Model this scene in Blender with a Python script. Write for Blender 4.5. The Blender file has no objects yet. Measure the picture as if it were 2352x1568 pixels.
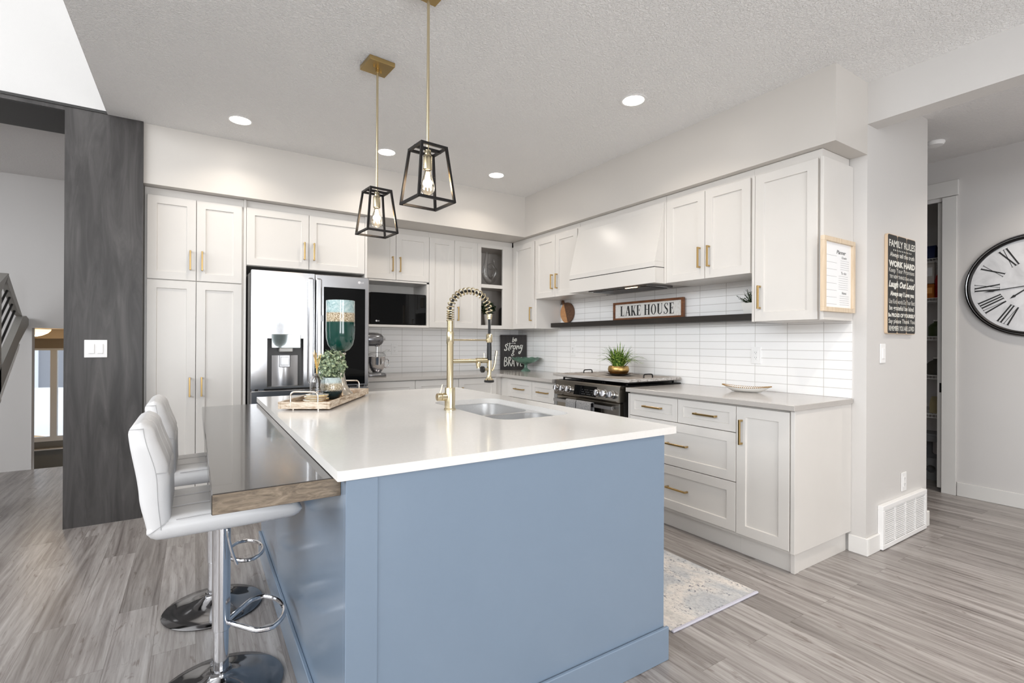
import bpy, bmesh, math, random
from mathutils import Vector, Matrix
random.seed(7)
PI = math.pi
S = bpy.context.scene
COL = S.collection

# ------------------------------------------------------------------ camera
CAM = Vector((-3.3215, -5.0363, 1.2437)); YAW, PITCH, ROLL, FPX = 0.5705, 0.001, 0.0048, 1135.1
_f = Vector((math.sin(YAW)*math.cos(PITCH), math.cos(YAW)*math.cos(PITCH), math.sin(PITCH)))
_r = Vector((math.cos(YAW), -math.sin(YAW), 0.0)); _u = _r.cross(_f)
_c, _s = math.cos(ROLL), math.sin(ROLL)
_r, _u = _c*_r + _s*_u, -_s*_r + _c*_u
cd = bpy.data.cameras.new('camera'); cam = bpy.data.objects.new('camera', cd); COL.objects.link(cam)
cd.sensor_width = 36.0; cd.lens = FPX/2352*36.0; cd.clip_start = 0.02; cd.clip_end = 300
cam.matrix_world = Matrix(((_r.x, _u.x, -_f.x, CAM.x), (_r.y, _u.y, -_f.y, CAM.y), (_r.z, _u.z, -_f.z, CAM.z), (0, 0, 0, 1)))
S.camera = cam

# ------------------------------------------------------------------ world, exposure
W = bpy.data.worlds.new('world'); S.world = W; W.use_nodes = True
bg = W.node_tree.nodes['Background']; bg.inputs[0].default_value = (0.92, 0.96, 1.0, 1); bg.inputs[1].default_value = 0.85
S.view_settings.view_transform = 'Standard'; S.view_settings.look = 'None'; S.view_settings.gamma = 1.0
S.view_settings.use_curve_mapping = False
S.view_settings.exposure = 0.77
S.cycles.use_denoising = True
S.cycles.max_bounces = 10; S.cycles.diffuse_bounces = 6; S.cycles.glossy_bounces = 5; S.cycles.transmission_bounces = 8
S.cycles.caustics_reflective = False; S.cycles.caustics_refractive = False
S.cycles.sample_clamp_indirect = 6.0
LAMP_WARM = (1.0, 0.91, 0.80)
# added fill lamps in place of window light, one per unseen opening, tilted upward
DAY_FILL = 5.2
def day_fill(name, loc, w, h, facing, tilt, k=1.0):
    ld = bpy.data.lights.new(name, 'AREA'); ld.shape = 'RECTANGLE'; ld.size = w; ld.size_y = h; ld.energy = DAY_FILL*k*PI*w*h; ld.color = (0.93, 0.965, 1.0)
    o = bpy.data.objects.new(name, ld); COL.objects.link(o); o.location = loc
    d = Vector(facing).normalized()*math.cos(tilt)+Vector((0, 0, math.sin(tilt)))
    o.rotation_euler = d.to_track_quat('-Z', 'Y').to_euler()
day_fill('day_fill_rear_left', (-4.2, -8.9, 1.38), 1.3, 2.4, (0, 1, 0), .80)
day_fill('day_fill_rear_right', (-1.875, -8.9, 1.38), 1.65, 2.4, (0, 1, 0), .80)
day_fill('day_fill_left_far', (-8.85, -3.1, 3.5), 3.5, 3.1, (1, 0, 0), .58)
day_fill('day_fill_left_near', (-8.85, -6.9, 3.5), 3.5, 3.1, (1, 0, 0), .58)

# ------------------------------------------------------------------ materials
def lin(c):
    o = []
    for v in c:
        v /= 255.0
        o.append(v/12.92 if v <= 0.04045 else ((v+0.055)/1.055)**2.4)
    return (o[0], o[1], o[2], 1.0)
MATS = {}
class N:
    """small node-graph helper"""
    def __init__(s, name):
        s.m = bpy.data.materials.new(name); s.m.use_nodes = True; s.t = s.m.node_tree
        s.b = s.t.nodes['Principled BSDF']; s.out = s.t.nodes['Material Output']
    def n(s, typ, **kw):
        x = s.t.nodes.new(typ)
        for k, v in kw.items(): setattr(x, k, v)
        return x
    def l(s, a, b): s.t.links.new(a, b)
    def coord(s, scale=(1, 1, 1), loc=(0, 0, 0), rot=(0, 0, 0)):
        g = s.n('ShaderNodeNewGeometry'); mp = s.n('ShaderNodeMapping')
        mp.inputs['Scale'].default_value = scale; mp.inputs['Location'].default_value = loc; mp.inputs['Rotation'].default_value = rot
        s.l(g.outputs['Position'], mp.inputs['Vector']); return mp.outputs['Vector']
    def ocoord(s, scale=(1, 1, 1)):
        g = s.n('ShaderNodeTexCoord'); mp = s.n('ShaderNodeMapping'); mp.inputs['Scale'].default_value = scale
        s.l(g.outputs['Object'], mp.inputs['Vector']); return mp.outputs['Vector']
    def noise(s, vec, scale, detail=4, rough=0.55, dist=0.0):
        x = s.n('ShaderNodeTexNoise'); x.inputs['Scale'].default_value = scale; x.inputs['Detail'].default_value = detail
        x.inputs['Roughness'].default_value = rough; x.inputs['Distortion'].default_value = dist
        s.l(vec, x.inputs['Vector']); return x.outputs['Fac']
    def ramp(s, fac, stops):
        x = s.n('ShaderNodeValToRGB'); e = x.color_ramp.elements
        while len(e) < len(stops): e.new(0.5)
        for i, (p, c) in enumerate(stops): e[i].position = p; e[i].color = c if len(c) == 4 else lin(c)
        s.l(fac, x.inputs['Fac']); return x.outputs['Color']
    def mix(s, a, b, fac, mode='MIX'):
        x = s.n('ShaderNodeMix', data_type='RGBA', blend_type=mode)
        for k, v in ((6, a), (7, b)):
            if hasattr(v, 'default_value') or hasattr(v, 'is_linked'): s.l(v, x.inputs[k])
            else: x.inputs[k].default_value = v
        if hasattr(fac, 'is_linked'): s.l(fac, x.inputs[0])
        else: x.inputs[0].default_value = fac
        return x.outputs[2]
    def bump(s, h, strength=0.2, dist=0.01, normal=None):
        x = s.n('ShaderNodeBump'); x.inputs['Strength'].default_value = strength; x.inputs['Distance'].default_value = dist
        s.l(h, x.inputs['Height'])
        if normal is not None: s.l(normal, x.inputs['Normal'])
        s.l(x.outputs['Normal'], s.b.inputs['Normal']); return x.outputs['Normal']
    def set(s, color=None, rough=0.5, metal=0.0, coat=0.0, spec=0.5, trans=0.0, ior=1.5, alpha=1.0):
        if color is not None:
            if hasattr(color, 'is_linked'): s.l(color, s.b.inputs['Base Color'])
            else: s.b.inputs['Base Color'].default_value = color
        s.b.inputs['Roughness'].default_value = rough; s.b.inputs['Metallic'].default_value = metal
        s.b.inputs['Coat Weight'].default_value = coat; s.b.inputs['Specular IOR Level'].default_value = spec
        s.b.inputs['Transmission Weight'].default_value = trans; s.b.inputs['IOR'].default_value = ior
        s.b.inputs['Alpha'].default_value = alpha
        return s.m
def plain(name, c, rough=0.5, metal=0.0, **kw):
    g = N(name); v = g.coord(); f = g.noise(v, 9.0, 3)
    a = lin(c); b = tuple(min(1, x*1.008) for x in a[:3]) + (1,)
    d = tuple(x*0.992 for x in a[:3]) + (1,)
    col = g.ramp(f, [(0.3, d), (0.7, b)])
    m = g.set(col, rough, metal, **kw); MATS[name] = m; return m

def mk_textured_paint(name, c, scale, strength, rough=0.7):
    g = N(name); v = g.coord(); f = g.noise(v, scale, 3, 0.6, 0.6)
    a = lin(c); col = g.ramp(g.noise(v, 2.0, 2), [(0.3, tuple(x*.98 for x in a[:3])+(1,)), (0.7, a)])
    h = g.ramp(f, [(0.42, (0, 0, 0, 1)), (0.6, (1, 1, 1, 1))]); g.bump(h, strength, 0.004)
    return g.set(col, rough)
WALL = mk_textured_paint('wall_paint', (210, 207, 204), 130, 0.05, 0.5)
WALLH = mk_textured_paint('hall_wall_paint', (204, 201, 199), 130, 0.05, 0.6)
SOFF = mk_textured_paint('soffit_paint', (206, 201, 195), 130, 0.04, 0.38)
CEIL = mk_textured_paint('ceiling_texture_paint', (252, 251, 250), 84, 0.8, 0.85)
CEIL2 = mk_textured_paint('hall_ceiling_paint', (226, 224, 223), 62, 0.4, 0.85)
HIGH = mk_textured_paint('white_wall_paint', (202, 200, 198), 130, 0.05, 0.6)
TRIM = plain('trim_paint', (232, 230, 227), 0.4)
STAIRP = plain('stair_paint', (150, 147, 142), 0.5)
ENTRYP = plain('entry_paint', (150, 132, 110), 0.6)
ENTRYD = plain('entry_lower_paint', (120, 118, 113), 0.6)
CAB = plain('cabinet_paint', (217, 213, 208), 0.28)
CABI = plain('cabinet_interior', (196, 190, 184), 0.5)
BLUE = plain('island_blue_paint', (125, 141, 159), 0.18)
GOLD = plain('brushed_gold', (190, 164, 112), 0.3, 1.0)
PULL = plain('antique_gold', (188, 158, 106), 0.3, 1.0)
CHAMP = plain('champagne_gold', (212, 199, 168), 0.24, 1.0)
CHROME = plain('chrome', (225, 225, 228), 0.07, 1.0)
DCHROME = plain('dark_chrome', (150, 150, 152), 0.1, 1.0)
BLACKM = plain('black_metal', (38, 36, 36), 0.4, 0.6)
BLACKP = plain('black_plastic', (26, 26, 27), 0.4)
BGLASS = plain('black_glass', (10, 11, 12), 0.03, 0.0, spec=0.22)
WPLAS = plain('white_plastic', (240, 239, 238), 0.35)
GAPD = plain('dark_gap', (40, 38, 37), 0.7)
WLEATH = N('white_leather')
_v = WLEATH.coord(); WLEATH.bump(WLEATH.noise(_v, 220, 3), 0.12, 0.002)
WLEATH = WLEATH.set(lin((218, 217, 217)), 0.36)

def mk_steel(name, c, rough, axis_scale, strength=0.05):
    g = N(name); v = g.coord(axis_scale); f = g.noise(v, 40, 2, 0.5)
    col = g.ramp(f, [(0.3, tuple(x*.93 for x in lin(c)[:3])+(1,)), (0.7, lin(c))]); g.bump(f, strength, 0.002)
    w = g.noise(g.coord((1.0, 1.0, .25)), 3.2, 1, 0.4)
    return g.set(col, rough, 1.0)
STEEL = mk_steel('stainless_steel', (194, 194, 196), 0.19, (8, 8, .3))
STEELB = mk_steel('sink_steel', (226, 226, 226), 0.3, (4, 30, 4))
RSTEEL = mk_steel('range_steel', (168, 162, 152), 0.22, (20, .3, 20))
MIXM = plain('pewter_enamel', (128, 128, 131), 0.22, 0.75)

def mk_quartz(name, c, rough=0.16):
    g = N(name); v = g.coord(); f = g.noise(v, 90, 4, .7); h = g.noise(v, 3.0, 3)
    a = lin(c)
    col = g.ramp(f, [(0.25, tuple(x*.93 for x in a[:3])+(1,)), (0.5, a), (0.8, tuple(min(1, x*1.04) for x in a[:3])+(1,))])
    col = g.mix(col, tuple(x*.96 for x in a[:3])+(1,), g.ramp(h, [(0.35, (0, 0, 0, 1)), (0.7, (1, 1, 1, 1))]))
    return g.set(col, rough, 0, coat=0.15)
QUARTZ = mk_quartz('light_quartz', (234, 231, 227)); QUARTZG = mk_quartz('grey_quartz', (182, 177, 172), .18)

def mk_tile(name, axis, shift):
    """stacked glossy tile, 225 x 56 mm, thin grey joints"""
    g = N(name); geo = g.n('ShaderNodeNewGeometry'); sx = g.n('ShaderNodeSeparateXYZ'); g.l(geo.outputs['Position'], sx.inputs[0])
    cx = g.n('ShaderNodeCombineXYZ')
    add = g.n('ShaderNodeMath', operation='ADD'); add.inputs[1].default_value = shift
    g.l(sx.outputs[axis], add.inputs[0]); g.l(add.outputs[0], cx.inputs[0])
    az = g.n('ShaderNodeMath', operation='ADD'); az.inputs[1].default_value = -0.915 + 0.0565*20
    g.l(sx.outputs[2], az.inputs[0]); g.l(az.outputs[0], cx.inputs[1])
    br = g.n('ShaderNodeTexBrick'); br.offset = 0.0; br.squash = 1.0
    br.inputs['Scale'].default_value = 1.0; br.inputs['Brick Width'].default_value = 0.2255; br.inputs['Row Height'].default_value = 0.0565
    br.inputs['Mortar Size'].default_value = 0.0017; br.inputs['Mortar Smooth'].default_value = 0.2
    br.inputs['Color1'].default_value = lin((247, 246, 245)); br.inputs['Color2'].default_value = lin((244, 243, 242)); br.inputs['Mortar'].default_value = lin((196, 192, 188))
    g.l(cx.outputs[0], br.inputs['Vector'])
    inv = g.n('ShaderNodeMath', operation='SUBTRACT'); inv.inputs[0].default_value = 1.0; g.l(br.outputs['Fac'], inv.inputs[1])
    wob = g.noise(g.coord(), 14, 1)
    g.bump(inv.outputs[0], 0.5, 0.0015)
    return g.set(br.outputs['Color'], 0.14)
TILEB = mk_tile('backsplash_tile_back', 0, 0.3486 + 0.2255*20)
TILER = mk_tile('backsplash_tile_side', 1, 0.3295 + 0.2255*30)

def mk_floor():
    g = N('grey_vinyl_plank'); geo = g.n('ShaderNodeNewGeometry'); sx = g.n('ShaderNodeSeparateXYZ'); g.l(geo.outputs['Position'], sx.inputs[0])
    cx = g.n('ShaderNodeCombineXYZ'); ay = g.n('ShaderNodeMath', operation='ADD'); ay.inputs[1].default_value = 40.0
    ax = g.n('ShaderNodeMath', operation='ADD'); ax.inputs[1].default_value = 39.984 + 3.46
    g.l(sx.outputs[1], ay.inputs[0]); g.l(sx.outputs[0], ax.inputs[0]); g.l(ay.outputs[0], cx.inputs[0]); g.l(ax.outputs[0], cx.inputs[1])
    br = g.n('ShaderNodeTexBrick'); br.offset = 0.37; br.offset_frequency = 2; br.squash = 1.0
    br.inputs['Scale'].default_value = 1.0; br.inputs['Brick Width'].default_value = 1.22; br.inputs['Row Height'].default_value = 0.147
    br.inputs['Mortar Size'].default_value = 0.0007; br.inputs['Bias'].default_value = 0.0
    br.inputs['Color1'].default_value = (0, 0, 0, 1); br.inputs['Color2'].default_value = (1, 1, 1, 1); br.inputs['Mortar'].default_value = (.2, .2, .2, 1)
    g.l(cx.outputs[0], br.inputs['Vector'])
    # shift the grain sideways per plank so that it breaks at the joints
    sep = g.n('ShaderNodeSeparateColor'); g.l(br.outputs['Color'], sep.inputs[0])
    sh = g.n('ShaderNodeMath', operation='MULTIPLY'); sh.inputs[1].default_value = 37.0; g.l(sep.outputs[0], sh.inputs[0])
    cv = g.n('ShaderNodeCombineXYZ'); g.l(sx.outputs[0], cv.inputs[0]); g.l(sx.outputs[1], cv.inputs[1]); g.l(sh.outputs[0], cv.inputs[2])
    m1 = g.n('ShaderNodeMapping'); m1.inputs['Scale'].default_value = (24, 1.25, 1); g.l(cv.outputs[0], m1.inputs[0])
    m2 = g.n('ShaderNodeMapping'); m2.inputs['Scale'].default_value = (95, 5.5, 1); g.l(cv.outputs[0], m2.inputs[0])
    f1 = g.noise(m1.outputs[0], 1.0, 5, .62, .9); f2 = g.noise(m2.outputs[0], 1.0, 4, .6, .4)
    base = g.ramp(f1, [(0.24, (98, 91, 88)), (0.42, (142, 136, 133)), (0.58, (166, 161, 158)), (0.78, (188, 185, 183))])
    fine = g.ramp(f2, [(0.3, (.66, .64, .62, 1)), (0.55, (1, 1, 1, 1))])
    col = g.mix(base, fine, 0.62, 'MULTIPLY')
    m3 = g.n('ShaderNodeMapping'); m3.inputs['Scale'].default_value = (11, 2.2, 1); g.l(cv.outputs[0], m3.inputs[0])
    knot = g.ramp(g.noise(m3.outputs[0], 1.6, 4, .6, 2.4), [(0.30, (.58, .53, .50, 1)), (0.40, (1, 1, 1, 1))])
    col = g.mix(col, knot, 0.8, 'MULTIPLY')
    tint = g.ramp(br.outputs['Color'], [(0, (.78, .77, .76, 1)), (0.5, (.93, .925, .92, 1)), (1, (1.08, 1.08, 1.08, 1))])
    col = g.mix(col, tint, 1.0, 'MULTIPLY')
    col = g.mix(col, lin((112, 105, 100)), br.outputs['Fac'])
    g.bump(f2, 0.10, 0.002)
    return g.set(col, 0.33)
FLOOR = mk_floor()

def mk_wood(name, stops, scale, dist=1.0, rough=0.4, fs=1.0, coat=0.0, bump=0.08):
    g = N(name); v = g.coord(scale); f = g.noise(v, fs, 6, .62, dist)
    col = g.ramp(f, stops); g.bump(f, bump, 0.002)
    return g.set(col, rough, 0, coat=coat)
DWOOD = mk_wood('dark_stained_wood', [(0.25, (38, 36, 35)), (0.45, (54, 51, 50)), (0.6, (70, 67, 66)), (0.85, (94, 90, 88))], (13, 13, 1.7), .9, 0.42, 1.0, 0.0)
SHELFW = mk_wood('shelf_dark_wood', [(0.3, (26, 22, 20)), (0.6, (42, 36, 31)), (0.85, (66, 56, 46))], (14, 1.5, 14), .8, .55)
BARTOP = mk_wood('bar_dark_stain', [(0.3, (50, 46, 43)), (0.7, (70, 65, 61))], (14, 1.4, 14), .8, .17, 1.0, 0.3, 0.05)
BAREDGE = mk_wood('bar_edge_walnut', [(0.2, (64, 54, 45)), (0.45, (112, 98, 82)), (0.62, (138, 123, 105)), (0.8, (158, 144, 126))], (16, 16, 70), 1.8, .38)
OAK = mk_wood('light_oak', [(0.3, (206, 184, 156)), (0.7, (226, 208, 184))], (60, 60, 5), .4, .5)
TRAYW = mk_wood('weathered_wood', [(0.28, (112, 92, 74)), (0.42, (178, 156, 132)), (0.56, (212, 198, 180)), (0.75, (230, 221, 208))], (20, 9, 90), .9, .6)
TRAYI = mk_wood('tray_inside_wood', [(0.3, (150, 112, 76)), (0.7, (188, 150, 110))], (9, 5, 20), 1.2, .55)
FRAMEW = mk_wood('walnut_frame', [(0.3, (84, 48, 28)), (0.55, (124, 76, 44)), (0.8, (156, 104, 66))], (20, 6, 20), 1, .45)
WALN = mk_wood('walnut_board', [(0.3, (72, 48, 34)), (0.7, (116, 80, 54))], (8, 20, 60), 1.2, .45)
ACAC = mk_wood('light_board_wood', [(0.3, (186, 130, 84)), (0.7, (212, 158, 108))], (8, 20, 50), 1.2, .45)
SIGNB = mk_wood('sign_black_wood', [(0.35, (26, 22, 21)), (0.65, (46, 38, 35)), (0.85, (74, 58, 50))], (30, 30, 2.5), .6, .6)
SIGNR = plain('sign_black_paint', (28, 29, 30), .6)
GREYWASH = mk_wood('greywashed_wood', [(0.28, (112, 104, 98)), (0.45, (170, 165, 160)), (0.65, (206, 203, 199)), (0.85, (232, 230, 227))], (22, 3, 30), 1.2, .6)
PLANKW = mk_wood('distressed_brown_planks', [(0.28, (96, 84, 74)), (0.42, (140, 126, 114)), (0.58, (184, 176, 168)), (0.8, (222, 218, 214))], (26, 4, 30), 1.4, .6)
HTRIM = plain('hall_trim_paint', (212, 210, 207), .45)
PALEW = plain('raw_pale_wood', (214, 190, 162), .6)

def mk_distressed():
    g = N('distressed_white'); f = g.noise(g.coord((1, 9, 9)), 8, 5, .7)
    return g.set(g.ramp(f, [(0.3, (206, 200, 190)), (0.5, (232, 229, 224))]), .6)
SIGNW = mk_distressed()
def mk_emit(name, c, strength):
    g = N(name); g.set(lin((255, 250, 240)), .5); g.b.inputs['Emission Color'].default_value = c; g.b.inputs['Emission Strength'].default_value = strength
    return g.m
LENS = mk_emit('lamp_lens', (1.0, .93, .84, 1), 14.0)
FILAM = mk_emit('filament', (1.0, .62, .25, 1), 60.0)
DOMEL = mk_emit('dome_glass', (1.0, .72, .40, 1), 1.1)
HOODL = mk_emit('hood_lamp', (1.0, .66, .36, 1), 3.0)
def mk_glass(name, c=(1, 1, 1, 1), rough=0.0, ior=1.45):
    g = N(name); return g.set(c, rough, 0, trans=1.0, ior=ior)
GLASS = mk_glass('clear_glass'); BULBG = mk_glass('amber_bulb_glass', (1, .93, .8, 1), 0.0, 1.2)
GREENG = N('green_pressed_glass').set(lin((166, 212, 190)), .05, 0, trans=.72, ior=1.25, coat=.5)
def mk_thin(name, col=(1, 1, 1, 1), fac=0.12):
    """pane: mostly see-through, a little mirror"""
    g = N(name); tr = g.n('ShaderNodeBsdfTransparent'); gl = g.n('ShaderNodeBsdfGlossy'); gl.inputs['Roughness'].default_value = 0.02
    tr.inputs[0].default_value = col; mx = g.n('ShaderNodeMixShader'); fr = g.n('ShaderNodeFresnel'); fr.inputs[0].default_value = 1.45
    g.l(fr.outputs[0], mx.inputs[0]); g.l(tr.outputs[0], mx.inputs[1]); g.l(gl.outputs[0], mx.inputs[2]); g.l(mx.outputs[0], g.out.inputs[0])
    return g.m
def mk_blown(name):
    """thin blown glass: clear in the middle, greyer and shinier where seen edge-on"""
    g = N(name); tr = g.n('ShaderNodeBsdfTransparent'); gl = g.n('ShaderNodeBsdfGlossy'); gl.inputs['Roughness'].default_value = 0.03; gl.inputs[0].default_value = (.8, .8, .8, 1)
    lw = g.n('ShaderNodeLayerWeight'); lw.inputs[0].default_value = .35; pw = g.n('ShaderNodeMath', operation='MULTIPLY'); pw.inputs[1].default_value = .95; g.l(lw.outputs['Facing'], pw.inputs[0])
    ad = g.n('ShaderNodeMath', operation='ADD'); ad.inputs[1].default_value = .09; g.l(pw.outputs[0], ad.inputs[0])
    mx = g.n('ShaderNodeMixShader'); g.l(ad.outputs[0], mx.inputs[0]); g.l(tr.outputs[0], mx.inputs[1]); g.l(gl.outputs[0], mx.inputs[2]); g.l(mx.outputs[0], g.out.inputs[0]); return g.m
BLOWN = mk_blown('blown_glass')
PANE = mk_thin('window_pane')
def mk_banded(name, z1, z2, low, band, high, blend=.004):
    """glazed in three bands: plain below z1, speckled gold between, mottled pale above z2"""
    g = N(name); geo = g.n('ShaderNodeNewGeometry'); sx = g.n('ShaderNodeSeparateXYZ'); g.l(geo.outputs['Position'], sx.inputs[0])
    v = g.coord(); sp = g.ramp(g.noise(v, 240, 2, .6), [(0.42, (112, 92, 68)), (0.5, band), (0.62, (236, 226, 206))])
    hi = g.ramp(g.noise(v, 38, 4, .7, 1.0), [(0.30, (96, 104, 74)), (0.40, high), (0.7, (206, 220, 218))])
    def step(z):
        m = g.n('ShaderNodeMapRange'); m.inputs['From Min'].default_value = z - blend; m.inputs['From Max'].default_value = z + blend
        g.l(sx.outputs[2], m.inputs['Value']); return m.outputs[0]
    col = g.mix(lin(low), sp, step(z1)); col = g.mix(col, hi, step(z2))
    return g.set(col, .07, 0, coat=.6)
VASE = mk_banded('emerald_gold_glaze', 1.357, 1.409, (10, 62, 54), (190, 168, 132), (150, 182, 184))
POTB = mk_banded('teal_gold_glaze', .978, 1.016, (16, 44, 50), (206, 192, 160), (186, 200, 200), .006)
SILVER = plain('champagne_silver', (206, 198, 186), .2, .9)
MARBLE = N('marble'); _f1 = MARBLE.noise(MARBLE.coord(), 30, 5, .6, 2.0)
MARBLE = MARBLE.set(MARBLE.ramp(_f1, [(0.38, (214, 200, 170)), (0.5, (240, 236, 226)), (0.8, (248, 246, 240))]), .2)
GILT = plain('gilt_edge', (226, 192, 110), .22, 1.0)
def mk_leaf(name, a, b, c):
    g = N(name); g.set(g.ramp(g.noise(g.coord(), 75, 2), [(0.3, a), (0.5, b), (0.72, c)]), .5); return g.m
LEAF1 = mk_leaf('boxwood_leaf', (66, 86, 66), (136, 154, 124), (214, 222, 176))
LEAF2 = mk_leaf('dark_leaf', (14, 26, 10), (32, 54, 22), (58, 84, 36))
LEAF3 = mk_leaf('grass_leaf', (22, 52, 20), (84, 122, 40), (196, 206, 110))
HAMMER = N('hammered_gold'); HAMMER.bump(HAMMER.noise(HAMMER.coord(), 160, 2), .35, .002); HAMMER = HAMMER.set(lin((186, 154, 100)), .34, 1.0)
BRONZE = plain('bronze_plate', (96, 72, 48), .3, .9)
CERAM = plain('white_ceramic', (236, 234, 230), .2)
PAPER = plain('white_paper', (242, 242, 243), .35)
INK = plain('black_ink', (34, 33, 33), .6); INKG = plain('grey_ink', (140, 140, 140), .6); WINK = plain('white_paint_lettering', (226, 224, 216), .6)
LOGO = plain('silver_print', (214, 214, 216), .3)
CLOCKF = N('clock_face'); _f1 = CLOCKF.noise(CLOCKF.coord(), 7, 5, .6, .8)
CLOCKF = CLOCKF.set(CLOCKF.ramp(_f1, [(0.3, (196, 196, 198)), (0.6, (222, 222, 224))]), .45)
def mk_towel():
    g = N('grey_towel'); f = g.noise(g.coord(), 320, 3, .7); g.bump(f, .6, .003)
    return g.set(g.ramp(f, [(0.35, (62, 62, 64)), (0.5, (128, 127, 128)), (0.68, (206, 204, 202))]), .95)
TOWEL = mk_towel()
def mk_rug():
    g = N('abstract_rug'); v = g.coord((1.5, 1, 1)); big = g.noise(v, 4.5, 5, .6, .6); fine = g.noise(g.coord((1.4, 1, 1)), 55, 4, .75, .3)
    big2 = g.noise(g.coord((1.5, 1, 1), (7, 3, 0)), 6, 4, .6, .5)
    base = g.ramp(big, [(0.3, (168, 172, 180)), (0.45, (200, 200, 200)), (0.6, (226, 219, 212)), (0.75, (196, 194, 190))])
    base = g.mix(base, g.ramp(fine, [(0.35, (.72, .72, .74, 1)), (0.6, (1, 1, 1, 1))]), .75, 'MULTIPLY')
    sm = g.n('ShaderNodeMath', operation='MULTIPLY'); g.l(g.ramp(fine, [(0.36, (1, 1, 1, 1)), (0.44, (0, 0, 0, 1))]), sm.inputs[0]); g.l(g.ramp(big2, [(0.44, (0, 0, 0, 1)), (0.56, (1, 1, 1, 1))]), sm.inputs[1])
    col = g.mix(base, lin((78, 86, 104)), sm.outputs[0]); g.bump(fine, .4, .004)
    return g.set(col, .95)
RUG = mk_rug(); RUGE = plain('rug_binding', (196, 194, 206), .8)
SNOW = plain('snow', (236, 240, 246), .8); HOUSEG = plain('house_siding', (150, 154, 162), .7); ROCK = plain('pale_rock', (206, 200, 190), .9); DIRT = plain('straw_dirt', (186, 158, 122), .95)
def flat(name, c, r=.5, metal=0.0): return plain(name, c, r, metal)

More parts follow.
